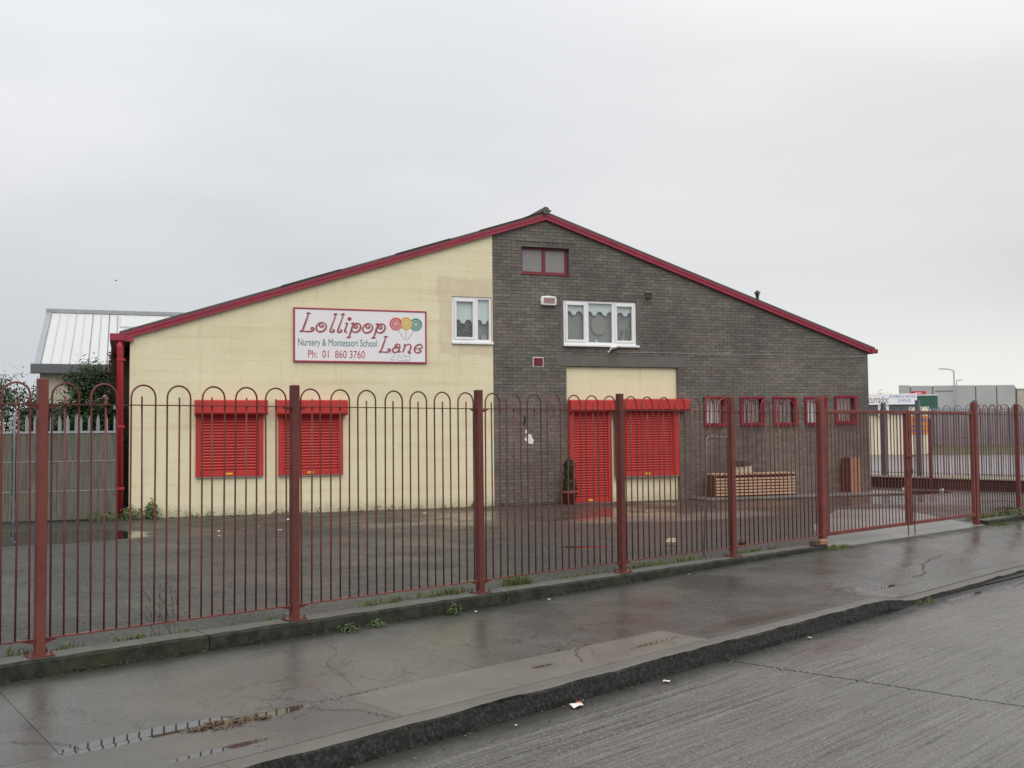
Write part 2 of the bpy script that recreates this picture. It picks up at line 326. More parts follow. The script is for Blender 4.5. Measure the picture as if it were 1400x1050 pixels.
t = NT('rough_ground'); c = t.mix(t.noise(0.3, 6, 0.7), (0.05, 0.06, 0.03), (0.11, 0.10, 0.075))
M['ground'] = t.set(c, 0.9, 0.3)
def leafmat(name, a, b, rough=0.55):
    t = NT(name); v = t.attr('tint')
    c = t.mix(v, a, b)
    t.put(t.b.inputs['Subsurface Weight'], 0.0)
    return t.set(c, rough, 0.35)
M['leaf'] = leafmat('hedge_leaf', (0.018, 0.034, 0.012), (0.075, 0.115, 0.035))
M['ivy'] = leafmat('ivy_leaf', (0.010, 0.020, 0.008), (0.050, 0.085, 0.024))
M['conifer'] = leafmat('conifer_leaf', (0.008, 0.018, 0.008), (0.03, 0.055, 0.02))
M['grass'] = leafmat('grass_blade', (0.060, 0.085, 0.018), (0.165, 0.190, 0.045))
M['weed'] = leafmat('weed_leaf', (0.030, 0.060, 0.015), (0.095, 0.150, 0.040))
M['dead'] = leafmat('dead_leaf', (0.06, 0.03, 0.018), (0.14, 0.075, 0.04))
M['debris'] = leafmat('gutter_debris', (0.012, 0.010, 0.008), (0.20, 0.17, 0.13), 0.8)
M['bark'] = simple('bark', (0.055, 0.042, 0.03), 0.9, 0.3, 12, bump=0.5)
M['twig'] = simple('dead_twig', (0.045, 0.028, 0.022), 0.9, 0.3, 12)
M['verge'] = simple('verge_grass', (0.075, 0.085, 0.035), 0.9, 0.3, 1.5, (0.10, 0.085, 0.05), 0.5)
# window glass: fresnel mix of clear and mirror
m = bpy.data.materials.new('window_glass'); m.use_nodes = True; n = m.node_tree.nodes; l = m.node_tree.links
n.clear(); o_ = n.new('ShaderNodeOutputMaterial'); mx = n.new('ShaderNodeMixShader'); tr = n.new('ShaderNodeBsdfTransparent'); gl = n.new('ShaderNodeBsdfGlossy'); lw_ = n.new('ShaderNodeLayerWeight'); lw_.inputs[0].default_value = 0.5; fr = n.new('ShaderNodeMath'); fr.operation = 'POWER'; fr.inputs[1].default_value = 2.0; l.new(lw_.outputs['Facing'], fr.inputs[0])
tr.inputs[0].default_value = (0.96, 0.975, 0.97, 1); gl.inputs['Roughness'].default_value = 0.02; f2 = n.new('ShaderNodeMath'); f2.operation = 'MULTIPLY_ADD'; l.new(fr.outputs[0], f2.inputs[0]); f2.inputs[1].default_value = 0.5; f2.inputs[2].default_value = 0.06
l.new(f2.outputs[0], mx.inputs[0]); l.new(tr.outputs[0], mx.inputs[1]); l.new(gl.outputs[0], mx.inputs[2]); l.new(mx.outputs[0], o_.inputs[0])
M['glass'] = m

# ------------------------------------------------------------------ mesh helpers
class MB:
    def __init__(s): s.v = []; s.f = []; s.mi = []; s.t = []; s.cur = 0; s.tint = None
    def add(s, vs, fs):
        o = len(s.v); s.v += [tuple(v) for v in vs]
        for f in fs:
            s.f.append(tuple(i + o for i in f)); s.mi.append(s.cur); s.t.append(s.tint)
        return s
    def box(s, x0, x1, y0, y1, z0, z1):
        v = [(x0, y0, z0), (x1, y0, z0), (x1, y1, z0), (x0, y1, z0), (x0, y0, z1), (x1, y0, z1), (x1, y1, z1), (x0, y1, z1)]
        return s.add(v, [(0, 3, 2, 1), (4, 5, 6, 7), (0, 1, 5, 4), (1, 2, 6, 5), (2, 3, 7, 6), (3, 0, 4, 7)])
    def bbox(s, x0, x1, y0, y1, z0, z1, b=0.006):
        """box with chamfered edges"""
        v = []
        X = (x0, x1); Y = (y0, y1); Z = (z0, z1)
        idx = {}
        for i in (0, 1):
            for j in (0, 1):
                for k in (0, 1):
                    sx = b if i == 0 else -b; sy = b if j == 0 else -b; sz = b if k == 0 else -b
                    idx[i, j, k, 0] = len(v); v.append((X[i], Y[j] + sy, Z[k] + sz))
                    idx[i, j, k, 1] = len(v); v.append((X[i] + sx, Y[j], Z[k] + sz))
                    idx[i, j, k, 2] = len(v); v.append((X[i] + sx, Y[j] + sy, Z[k]))
        f = []
        I = idx
        f.append((I[0,0,0,0], I[0,0,1,0], I[0,1,1,0], I[0,1,0,0])); f.append((I[1,0,0,0], I[1,1,0,0], I[1,1,1,0], I[1,0,1,0]))
        f.append((I[0,0,0,1], I[1,0,0,1], I[1,0,1,1], I[0,0,1,1])); f.append((I[0,1,0,1], I[0,1,1,1], I[1,1,1,1], I[1,1,0,1]))
        f.append((I[0,0,0,2], I[0,1,0,2], I[1,1,0,2], I[1,0,0,2])); f.append((I[0,0,1,2], I[1,0,1,2], I[1,1,1,2], I[0,1,1,2]))
        for j in (0, 1):
            for k in (0, 1): f.append((I[0,j,k,1], I[1,j,k,1], I[1,j,k,2], I[0,j,k,2]))
        for i in (0, 1):
            for k in (0, 1): f.append((I[i,0,k,0], I[i,1,k,0], I[i,1,k,2], I[i,0,k,2]))
        for i in (0, 1):
            for j in (0, 1): f.append((I[i,j,0,0], I[i,j,1,0], I[i,j,1,1], I[i,j,0,1]))
        for i in (0, 1):
            for j in (0, 1):
                for k in (0, 1): f.append((I[i,j,k,0], I[i,j,k,1], I[i,j,k,2]))
        return s.add(v, f)
    def prism(s, poly, y0, y1, ch=0.0):
        """polygon in x,z extruded along y; front (y0) may be chamfered by ch"""
        n = len(poly)
        if ch:
            cxx = sum(p[0] for p in poly) / n; czz = sum(p[1] for p in poly) / n
            fr = [(p[0] + math.copysign(min(ch, abs(cxx - p[0]) * .5), cxx - p[0]), y0, p[1] + math.copysign(min(ch, abs(czz - p[1]) * .5), czz - p[1])) for p in poly]
            v = fr + [(p[0], y0 + ch, p[1]) for p in poly] + [(p[0], y1, p[1]) for p in poly]
            f = [tuple(range(n))] + [(i, i + n, (i + 1) % n + n, (i + 1) % n) for i in range(n)] + [(i + n, i + 2 * n, (i + 1) % n + 2 * n, (i + 1) % n + n) for i in range(n)]
        else:
            v = [(p[0], y0, p[1]) for p in poly] + [(p[0], y1, p[1]) for p in poly]
            f = [tuple(range(n)), tuple(range(2 * n - 1, n - 1, -1))] + [(i, i + n, (i + 1) % n + n, (i + 1) % n) for i in range(n)]
        return s.add(v, f)
    def tube(s, pts, r, n=8, cap=True, radii=None):
        pts = [Vector(p) for p in pts]; vs = []; fs = []
        up = None
        for i, p in enumerate(pts):
            d = (pts[min(i + 1, len(pts) - 1)] - pts[max(i - 1, 0)]).normalized()
            if up is None: up = Vector((0, 0, 1)) if abs(d.z) < 0.9 else Vector((1, 0, 0))
            a = d.cross(up).normalized() if d.cross(up).length > 1e-4 else d.orthogonal().normalized()
            b = d.cross(a).normalized(); up = -b if False else a.cross(d)
            rr = radii[i] if radii else r
            for k in range(n):
                t = 2 * math.pi * k / n; vs.append(p + (a * math.cos(t) + b * math.sin(t)) * rr)
        for i in range(len(pts) - 1):
            for k in range(n):
                fs.append((i * n + k, i * n + (k + 1) % n, (i + 1) * n + (k + 1) % n, (i + 1) * n + k))
        if cap: fs.append(tuple(range(n - 1, -1, -1))); fs.append(tuple((len(pts) - 1) * n + k for k in range(n)))
        return s.add(vs, fs)
    def lathe(s, prof, c=(0, 0, 0), n=20):
        vs = []; fs = []
        for r, z in prof:
            for k in range(n):
                t = 2 * math.pi * k / n; vs.append((c[0] + r * math.cos(t), c[1] + r * math.sin(t), c[2] + z))
        for i in range(len(prof) - 1):
            for k in range(n): fs.append((i * n + k, i * n + (k + 1) % n, (i + 1) * n + (k + 1) % n, (i + 1) * n + k))
        fs.append(tuple(range(n - 1, -1, -1))); fs.append(tuple((len(prof) - 1) * n + k for k in range(n)))
        return s.add(vs, fs)
    def leaf(s, p, size, nrm, t=None):
        nrm = Vector(nrm)
        if nrm.length < 1e-4: nrm = Vector((0, 0, 1))
        nrm.normalize(); a = nrm.orthogonal().normalized(); a.rotate(Matrix.Rotation(random.uniform(0, 6.28), 3, nrm)); b = nrm.cross(a)
        p = Vector(p); s.tint = random.random() if t is None else t
        s.add([p - a * size, p - b * size * .45 + nrm * size * .15, p + a * size, p + b * size * .45 + nrm * size * .15], [(0, 1, 2, 3)])
        s.tint = None; return s
    def blade(s, p, h, lean, w=0.006, t=None):
        p = Vector(p); az = random.uniform(0, 6.28); d = Vector((math.cos(az), math.sin(az), 0)); q = Vector((-d.y, d.x, 0)) * w
        m_ = p + d * lean * .35 + Vector((0, 0, h * .6)); e = p + d * lean + Vector((0, 0, h))
        s.tint = random.random() if t is None else t
        s.add([p - q, p + q, m_ + q * .7, m_ - q * .7, e], [(0, 1, 2, 3), (3, 2, 4)]); s.tint = None; return s
    def ribbon(s, pts, w, y=0.0, d=0.002):
        """flat stroke in the x,z plane with a little thickness; w may be a list"""
        n = len(pts); L = []; Rr = []
        for i in range(n):
            a = pts[max(i - 1, 0)]; b = pts[min(i + 1, n - 1)]
            dx, dz = b[0] - a[0], b[1] - a[1]; q = math.hypot(dx, dz) or 1; ww = (w[i] if isinstance(w, list) else w) / 2
            L.append((pts[i][0] - dz / q * ww, pts[i][1] + dx / q * ww)); Rr.append((pts[i][0] + dz / q * ww, pts[i][1] - dx / q * ww))
        vs = []; fs = []
        for i in range(n): vs += [(L[i][0], y, L[i][1]), (Rr[i][0], y, Rr[i][1]), (L[i][0], y + d, L[i][1]), (Rr[i][0], y + d, Rr[i][1])]
        for i in range(n - 1):
            k = 4 * i; fs += [(k, k + 1, k + 5, k + 4), (k, k + 4, k + 6, k + 2), (k + 1, k + 3, k + 7, k + 5)]
        return s.add(vs, fs)
    def mesh(s, name, mats):
        me = bpy.data.meshes.new(name); me.from_pydata(s.v, [], s.f)
        mats = mats if isinstance(mats, (list, tuple)) else [mats]
        for m_ in mats: me.materials.append(M[m_] if isinstance(m_, str) else m_)
        if len(mats) > 1: me.polygons.foreach_set('material_index', s.mi)
        if any(x is not None for x in s.t):
            ca = me.color_attributes.new('tint', 'FLOAT_COLOR', 'CORNER'); buf = []
            for f, x in zip(s.f, s.t):
                x = 0.5 if x is None else x
                x = (x, x, x) if not isinstance(x, tuple) else x
                buf += [*x, 1.0] * len(f)
            ca.data.foreach_set('color', buf)
        me.update(); return me
    def build(s, name, mats, parent=None, smooth=False, **kw):
        me = s.mesh(name, mats)
        if smooth: me.polygons.foreach_set('use_smooth', [True] * len(me.polygons))
        return link(name, me, parent, **kw)
def link(name, me, parent=None, loc=(0, 0, 0), rot=0.0, kind=None, label=None):
    o = bpy.data.objects.new(name, me); COL.objects.link(o); o.location = loc; o.rotation_euler = (0, 0, rot)
    if parent: o.parent = parent
    if kind: o['kind'] = kind
    if label: o['label'] = label
    return o
def empty(name, loc=(0, 0, 0), rot=0.0):
    o = bpy.data.objects.new(name, None); COL.objects.link(o); o.location = loc; o.rotation_euler = (0, 0, rot); o.empty_display_size = .1; return o
def tag(o, label, cat, group=None):
    o['label'] = label; o['category'] = cat
    if group: o['group'] = group
    return o
def MBx(*a, **k): return MB().box(*a, **k)

def clip_half(poly, a, b, c):           # keep a*x+b*z <= c
    out = []
    for i in range(len(poly)):
        p, q = poly[i], poly[(i + 1) % len(poly)]
        dp = a * p[0] + b * p[1] - c; dq = a * q[0] + b * q[1] - c
        if dp <= 0: out.append(p)
        if (dp < 0 < dq) or (dq < 0 < dp):
            t = dp / (dp - dq); out.append((p[0] + (q[0] - p[0]) * t, p[1] + (q[1] - p[1]) * t))
    return out
def area(p): return abs(sum(p[i][0] * p[(i + 1) % len(p)][1] - p[(i + 1) % len(p)][0] * p[i][1] for i in range(len(p)))) / 2
def rect_minus(r, holes, eps=0.004):
    todo = [r]
    for h in holes:
        nxt = []
        for (x0, x1, z0, z1) in todo:
            if h[0] >= x1 or h[1] <= x0 or h[2] >= z1 or h[3] <= z0: nxt.append((x0, x1, z0, z1)); continue
            if h[0] > x0: nxt.append((x0, h[0], z0, z1))
            if h[1] < x1: nxt.append((h[1], x1, z0, z1))
            a, b = max(x0, h[0]), min(x1, h[1])
            if h[2] > z0: nxt.append((a, b, z0, h[2]))
            if h[3] < z1: nxt.append((a, b, h[3], z1))
        todo = nxt
    return [q for q in todo if q[1] - q[0] > eps and q[3] - q[2] > eps]

# ------------------------------------------------------------------ terrain
def smooth01(x): x = max(0, min(1, x)); return x * x * (3 - 2 * x)
def yk(x): return -2.94 + 0.0545 * x if x < 13 else -2.94 + 0.0545 * 13
def path_z(x, y):
    z = (0.028 + 0.077 * smooth01((x - 3.0) / 8.0)) * max(0, 1 + y / 2.2)
    drop = smooth01((x - 7.45) / 0.75) * (1 - smooth01((x - 19) / 1.0))
    return z - 0.085 * drop * smooth01((-1.3 - y) / (1.3 + yk(x) * -1 - 1.3 - 1.3 + 1e-6)) if y < -1.3 else z
Z0 = 0.13                                # yard level
def sheet(name, x0, x1, y0, y1, z, m_): return MB().add([(x0, y0, z), (x1, y0, z), (x1, y1, z), (x0, y1, z)], [(0, 1, 2, 3)]).build(name, m_, kind='structure')
sheet('ground', -600, 900, -600, 900, -0.30, 'ground')
sheet('yard', -40, 24.6, 0.10, 45, Z0, 'yard')
sheet('estate_road', 24.85, 320, -2.3, 320, 0.0, 'estate')
# yard side: concrete apron inside the gate, path along the wall
MB().add([(10.55, 0.12, Z0 + .004), (15.15, 0.12, Z0 + .004), (17.4, 2.6, Z0 + .004), (16.3, 3.3, Z0 + .004), (13.0, 1.75, Z0 + .004)], [(0, 1, 2, 3, 4)]).build('gate_apron', 'apron', kind='structure')

MB().add([(10.40, -.119, .095), (15.34, -.119, .095), (15.34, .115, Z0 + .006), (10.40, .115, Z0 + .006), (10.40, -.119, -.02), (15.34, -.119, -.02)], [(0, 1, 2, 3), (4, 5, 1, 0)]).build('gate_threshold', 'apron', kind='structure')
fp = MB().add([(-14, -.10, -.03), (-14, yk(-14) + .1, -.03), (7, yk(7) + .1, -.03), (7, -.1, -.03)], [(0, 1, 2, 3)])
fp.add([(7, -.10, -.045), (7, yk(7) + .1, -.12), (34, yk(34) + .1, -.15), (34, -.1, .05)], [(0, 1, 2, 3)])
fp = fp.build('footpath', 'joint', kind='structure')
def slab(name, quad, m_, parent, zf, th=0.10, nx=12, ny=8, mi=None):
    """quad = four corners (x,y) counter-clockwise, surface follows zf; gap left round the edge"""
    A_, B_, C_, D_ = quad; b = MB(); vs = []
    for j in range(ny + 1):
        for i in range(nx + 1):
            u, v = i / nx, j / ny
            x = (A_[0] * (1 - u) + B_[0] * u) * (1 - v) + (D_[0] * (1 - u) + C_[0] * u) * v
            y = (A_[1] * (1 - u) + B_[1] * u) * (1 - v) + (D_[1] * (1 - u) + C_[1] * u) * v
            e = 0.002 if (i in (0, nx) or j in (0, ny)) else 0
            vs.append((x, y, zf(x, y) - e))
    N = nx + 1; fs = [(j * N + i, j * N + i + 1, (j + 1) * N + i + 1, (j + 1) * N + i) for j in range(ny) for i in range(nx)]
    ring = [i for i in range(N)] + [j * N + nx for j in range(1, ny + 1)] + [ny * N + i for i in range(nx - 1, -1, -1)] + [j * N for j in range(ny - 1, 0, -1)]
    o = len(vs); vs += [(vs[k][0], vs[k][1], vs[k][2] - th) for k in ring]
    fs += [(ring[k], o + k, o + (k + 1) % len(ring), ring[(k + 1) % len(ring)]) for k in range(len(ring))]
    b.add(vs, fs); return b.build(name, m_, parent)
g = 0.002; YJ = lambda x: -2.03 + 0.004 * x
edges_top = [-13.5, -9.5, -6.5, -3.5, -0.35, 2.52, 3.86, 11.3, 16.2, 21.5, 27, 33]
edges_bot = [-13.5, -9.5, -6.5, -3.5, -0.55, 2.46, 3.66, 9.35, 16.2, 21.5, 27, 33]
mats_in = ['path', 'path', 'path', 'path_mid', 'path', 'path', 'path_mid', 'path', 'path', 'path', 'path']
for i in range(len(edges_top) - 1):
    a0, a1, b0, b1 = edges_bot[i] + g, edges_bot[i + 1] - g, edges_top[i] + g, edges_top[i + 1] - g
    slab('concrete_slab', [(a0, YJ(a0) + g), (a1, YJ(a1) + g), (b1, -0.125), (b0, -0.125)], mats_in[i], fp, path_z, nx=max(6, int((a1 - a0) * 4)), ny=8)
eo = [-13.5, -8, -4, -0.9, 1.28, 3.05, 4.55, 7.5, 11.2, 15, 19, 23, 28, 33]
mats_out = ['path'] * 3 + ['path', 'path_pale', 'path_pale', 'path_mid', 'path', 'path', 'path', 'path', 'path', 'path']
for i in range(len(eo) - 1):
    a0, a1 = eo[i] + (0.003 if i > 4 else g), eo[i + 1] - (0.003 if i > 4 else g)
    slab('edge_slab', [(a0, yk(a0) + .17), (a1, yk(a1) + .17), (a1, YJ(a1) - g), (a0, YJ(a0) - g)], mats_out[i], fp, path_z, nx=max(6, int((a1 - a0) * 4)), ny=6)
# kerb: long in-situ stones with a battered rough face
kerb = MB().add([(-14, yk(-14), -.16), (13, yk(13), -.16), (34, yk(34), -.16), (34, yk(34) + .2, -.16), (13, yk(13) + .2, -.16), (-14, yk(-14) + .2, -.16)], [(0, 1, 4, 5), (1, 2, 3, 4)]).build('kerb', 'joint', kind='structure')
ek = [-13.5, -9, -4.6, 0.02, 4.42, 7.5, 8.2, 11.2, 15, 19, 23, 28, 33]
for i in range(len(ek) - 1):
    a, b_ = ek[i] + .0015, ek[i + 1] - .0015; nx = max(8, int((b_ - a) * 12)); b = MB(); vs = []; K = 7
    for q in range(nx + 1):
        x = a + (b_ - a) * q / nx; y0 = yk(x); zt = path_z(x, y0); wob = random.uniform(-.007, .007) + .012 * math.sin(x * 2.3) * math.sin(x * 5.1 + 1)
        prof = [(.168, -.004), (.05, 0.0), (.018, -.008 + wob * .5), (.004 + wob, -.022), (-.008 + wob, -.055), (-.026 + wob, -.095), (-.04, -.175)]
        lim = -0.150
        for (dy, dz) in prof: vs.append((x, y0 + dy, max(zt + dz, lim)))
    for q in range(nx):
        for k in range(K - 1):
            b.cur = 0 if k < 2 else 1
            b.add([vs[q * K + k], vs[q * K + k + 1], vs[(q + 1) * K + k + 1], vs[(q + 1) * K + k]], [(0, 1, 2, 3)])
    b.cur = 1; b.add(vs[:K], [tuple(range(K))]); b.add(vs[-K:], [tuple(range(K - 1, -1, -1))])
    b.build('kerbstone', ['kerb', 'kerb_face'], kerb)
# road: concrete bays with real brushed grooves
road = MB().add([(-60, -2.6 - 3.4, -.20), (-60, -16, -.20), (120, -16, -.20), (120, -2.2, -.20), (33, -2.2, -.20)], [(0, 1, 2, 3, 4)]).build('road', 'joint', kind='structure')
KX = Vector((1, 0.0545, 0)).normalized(); KY = Vector((0.0545, -1, 0)).normalized()
rng = random.Random(3); rows = []
v = 0.0
while v < 4.2: rows.append((v, rng.choice((0, 0.1, 0.25, 0.4, 0.7, 1.0)), rng.uniform(0, 6.28), rng.uniform(.3, 1.2))); v += rng.uniform(0.007, 0.011) if v < 2.8 else 0.03
grooves = []; v = .35
while v < 4.2: grooves.append((v, rng.uniform(.007, .019), rng.uniform(.007, .014), rng.uniform(0, 6.28), rng.uniform(.25, .8))); v += rng.choice((.045, .06, .08, .11, .16))
def groove(u, v):
    z = 0
    for (gv, dp, wd, ph, fq) in grooves:
        q = (v - gv - .012 * math.sin(u * .7 + ph)) / wd
        if abs(q) < 3: z -= dp * math.exp(-q * q) * max(0, .35 + .65 * math.sin(u * fq + ph) + .25 * math.sin(u * 5.3 + ph * 2)) * max(.15, min(1, (9 - u) / 6))
    return z
for (u0, u1) in ((-9, -2.6), (-2.6, 4.52), (4.52, 12.2), (12.2, 20)):
    nx = int((u1 - u0) * 5); vs = []; N = nx + 1
    for (v, h, ph, fq) in rows:
        for i in range(N):
            u = u0 + .008 + (u1 - u0 - .016) * i / nx; skew = -0.06 * v if False else 0.05 * v
            dd = smooth01((v - .12) / .4)
            z = -.137 + dd * (groove(u, v) + 0.003 * h * (.55 + .45 * math.sin(u * fq * 2 + ph)) + 0.0016 * math.sin(u * 9 + ph * 3))
            pnt = Vector((0, -2.94, 0)) + KX * (u + skew) + KY * (v + .0)
            if i in (0, nx): z -= .006
            vs.append((pnt.x, pnt.y, z))
    fs = [(j * N + i, (j + 1) * N + i, (j + 1) * N + i + 1, j * N + i + 1) for j in range(len(rows) - 1) for i in range(nx)]
    MB().add(vs, fs).build('road_bay', 'road', road)
far = MB()
p0 = [Vector((0, -2.94, 0)) + KX * u + KY * v for (u, v) in ((-60, 4.1), (60, 4.1), (60, 13), (-60, 13))]
far.add([(p.x, p.y, -.139) for p in p0], [(0, 3, 2, 1)])
p0 = [Vector((0, -2.94, 0)) + KX * u + KY * v for (u, v) in ((20.2, 0.0), (60, 0.0), (60, 4.1), (20.2, 4.1))]
far.add([(p.x, p.y, -.139) for p in p0], [(0, 3, 2, 1)])
far.build('road_lane', 'road', road)

# low concrete plinth that carries the fence
pl = MB().box(-14, 10.30, -.09, .09, -.05, .12).build('fence_plinth', 'plinth', kind='structure')
ep = [-13.9, -9.4, -5.5, -2.4, 1.26, 4.42, 7.9, 10.36]
def plinth_run(ep, parent, top=.15):
    for i in range(len(ep) - 1):
        a, b_ = ep[i] + .006, ep[i + 1] - .006; nx = max(6, int((b_ - a) * 8)); b = MB(); vs = []; K = 5
        for q in range(nx + 1):
            x = a + (b_ - a) * q / nx; w1 = random.uniform(-.006, .006); w2 = random.uniform(-.004, .004)
            prof = [(.13, -.04), (.12, top), (-.10, top + w2), (-.125 + w1, top - .02), (-.135 + w1, -.06)]
            vs += [(x, dy, z) for dy, z in prof]
        for q in range(nx):
            for k in range(K - 1):
                b.cur = 0 if k in (0, 1) else 1
                b.add([vs[q * K + k], vs[q * K + k + 1], vs[(q + 1) * K + k + 1], vs[(q + 1) * K + k]], [(0, 1, 2, 3)])
        b.cur = 1; b.add(vs[:K], [tuple(range(K))]); b.add(vs[-K:], [tuple(range(K - 1, -1, -1))])
        b.build('plinth_block', ['plinth', 'plinth_face'], parent)
plinth_run(ep, pl)
pl2 = MB().box(15.42, 26, -.09, .09, -.05, .12).build('fence_plinth', 'plinth', kind='structure')
plinth_run([15.36, 18.2, 21.5, 25.9], pl2, .17)

# ------------------------------------------------------------------ bow-top fence
BAY = 2.1
hoop_pts = lambda r, z0, zt: [(-r, 0, z0), (-r, 0, 1.0), (-r, 0, zt - r)] + [(-r * math.cos(a), 0, zt - r + r * math.sin(a) * 1.0) for a in [math.pi * k / 12 for k in range(1, 12)]] + [(r, 0, zt - r), (r, 0, 1.0), (r, 0, z0)]
HP = BAY / 21.5                        # bar pitch
hoop_me = MB().tube(hoop_pts(HP, .275, 2.135), .0076, 8).mesh('hoop', 'fence')
bar_me = MB().tube([(0, 0, .275), (0, 0, 1.1), (0, 0, 2.045)], .0076, 8).mesh('bar', 'fence')
for me in (hoop_me, bar_me): me.polygons.foreach_set('use_smooth', [True] * len(me.polygons))
def post_mesh(w, top, z0=.15): return MB().bbox(-w / 2, w / 2, -w / 2, w / 2, z0, top, .006).mesh('post', 'post')
post_me = post_mesh(.069, 2.166); gpost_me = post_mesh(.094, 2.175, .10)
plate_me = MB().box(-.085, .085, -.075, .075, .151, .163).mesh('base_plate', 'fence')
bm_ = MB()
for sx in (-1, 1):
    for sy in (-1, 1): bm_.lathe([(.011, .163), (.011, .178), (.006, .178), (.006, .195)], (sx * .065, sy * .055, 0), 6)
bolt_me = bm_.mesh('bolts', 'rust')
rail_me = MB().box(.045, BAY - .045, -.020, .020, 1.974, 1.982).mesh('railing_panel', 'fence'); rail2_me = MB().box(.045, BAY - .045, -.020, .020, .268, .278).mesh('bottom_rail', 'fence')
brk_mes = []
for x0, sg in ((.038, 1), (BAY - .038, -1)):
    for z in (1.966, .260):
        brk_mes.append(MB().add([(x0, -.010, z - .026), (x0, .010, z - .026), (x0 + sg * .075, .012, z), (x0 + sg * .075, -.012, z), (x0, -.012, z + .004), (x0, .012, z + .004), (x0 + sg * .075, .012, z + .006), (x0 + sg * .075, -.012, z + .006)],
                [(0, 1, 2, 3), (4, 5, 6, 7), (0, 3, 7, 4), (1, 2, 6, 5), (0, 1, 5, 4), (2, 3, 7, 6)]).mesh('rail_bracket', 'fence'))
def add_post(fence, x, me, plate=True):
    p_ = link('post', me, fence, (x, 0, 0)); p_.rotation_euler = (random.uniform(-.004, .004), random.uniform(-.004, .004), 0)
    if plate: link('base_plate', plate_me, p_); link('bolts', bolt_me, p_)
    return p_
def add_bay(fence, x):
    pn = link('railing_panel', rail_me, fence, (x, 0, 0)); link('bottom_rail', rail2_me, pn)
    for bm in brk_mes: link('rail_bracket', bm, pn)
    for k in range(7):
        xc = BAY * .5 + (k - 3) * 3 * HP
        h_ = link('hoop', hoop_me, pn, (xc, 0, 0)); h_.rotation_euler = (0, random.uniform(-.0055, .0055), 0)
        h_ = link('bar', bar_me, pn, (xc, 0, random.uniform(-.006, .004))); h_.rotation_euler = (0, random.uniform(-.005, .005), 0)
    return pn
fence = empty('bow_top_fence', (0, 0, 0))
tag(fence, 'long dull red bow-top railing on the concrete plinth left of the gate', 'fence')
for i in range(-2, 5): add_post(fence, i * BAY if i < 4 else 8.37, post_me)
add_post(fence, 10.43, gpost_me, False)
for i in range(-2, 5): add_bay(fence, i * BAY if i < 4 else 8.36)
fence2 = empty('bow_top_fence', (15.20, 0, 0))
tag(fence2, 'short dull red bow-top railing right of the gate at the picture edge', 'fence')
gp = add_post(fence2, 0, gpost_me, False); gp.rotation_euler = (0, .018, 0)
for i in range(4):
    if i: add_post(fence2, -.30 + i * BAY - .06, post_me)
    add_bay(fence2, -.36 + i * BAY) if i else None
# first short bay between the gate post and the next post
pn = MB().box(.05, 1.70, -.02, .02, 1.974, 1.982).build('railing_panel', 'fence', fence2); MB().box(.05, 1.70, -.02, .02, .268, .278).build('bottom_rail', 'fence', pn)
for k in range(6): link('hoop', hoop_me, pn, (.17 + k * 3 * HP, 0, 0)); link('bar', bar_me, pn, (.17 + k * 3 * HP, 0, 0))
# gates
gbar_me = MB().tube([(0, 0, .30), (0, 0, 1.98)], .008, 8).mesh('bar', 'fence')
def gate(x0, x1, mid_side, label):
    w = x1 - x0; gt = tag(empty('gate_leaf', (x0, -.012, 0)), label, 'gate', 'leaves of the double gate')
    f = MB().bbox(0, .05, -.025, .025, .25, 2.02, .004).bbox(w - .05, w, -.025, .025, .25, 2.02, .004).bbox(.052, w - .052, -.022, .022, 1.965, 2.015, .004).bbox(.052, w - .052, -.022, .022, .255, .305, .004)
    f.build('gate_frame', 'fence', gt)
    n = int((w - .1) / .095)
    for k in range(n): link('bar', gbar_me, gt, (.05 + (w - .1) * (k + .5) / n, 0, 0))
    xm = w - .025 if mid_side > 0 else .025
    MB().tube([(xm - .06 * mid_side, -.035, .75), (xm - .06 * mid_side, -.035, .10)], .009, 8).build('drop_bolt', 'rust', gt)
    if mid_side > 0:
        lt = MB().bbox(w - .10, w + .09, -.055, -.030, 1.30, 1.325, .003).bbox(w - .07, w - .01, -.055, -.028, 1.02, 1.12, .004).bbox(w + .03, w + .08, -.055, -.028, 1.04, 1.12, .004)
        lt.tube([(w + .05, -.04, 1.32), (w + .16, -.05, 1.315)], .010, 6).build('latch', 'rust', gt)
    for z in (.45, 1.85): MB().lathe([(.018, 0), (.018, .09)], (-.02 if mid_side > 0 else w + .02, 0, z), 8).build('hinge', 'rust', gt)
gate(10.50, 12.86, 1, 'dull red barred gate leaf beside the school wall end, with the latch')
gate(12.89, 15.13, -1, 'dull red barred gate leaf hung on the right leaning gate post')

# ------------------------------------------------------------------ the school building
BO = (5.636, 12.251, 0); BA = R(-21.951)
BD = Vector((math.cos(BA), math.sin(BA), 0)); BN = Vector((-BD.y, BD.x, 0))
def B(s, n, z=0.0): return Vector(BO) + BD * s + BN * n + Vector((0, 0, z))
LEN, WID, SM, AP, SL = 26.0, 17.58, 8.80, 6.70, 0.3246
def rz(s): return AP - SL * abs(s - SM)
bld = tag(empty('school_building', BO, BA), 'low gabled nursery school, half cream painted and half dark brick', 'building')
W1 = (6.59, 7.505, 3.72, 4.72); W2 = (9.225, 11.06, 3.72, 4.73); W3 = (8.225, 9.385, 5.30, 5.905); DOOR = (9.28, 12.125, 0, 3.22); LINT = (9.03, 12.36, 3.222, 3.475)
GR = [(12.80, 13.42, 1.86, 2.545), (13.80, 14.49, 1.86, 2.545), (14.73, 15.40, 1.86, 2.545), (15.64, 16.30, 1.86, 2.545), (16.53, 17.18, 1.89, 2.57)]
GI = [(a + .04, b - .04, c + .04, d - .04) for a, b, c, d in GR]
VENT = (8.465, 8.727, 3.197, 3.422)
BORDER = 7.53
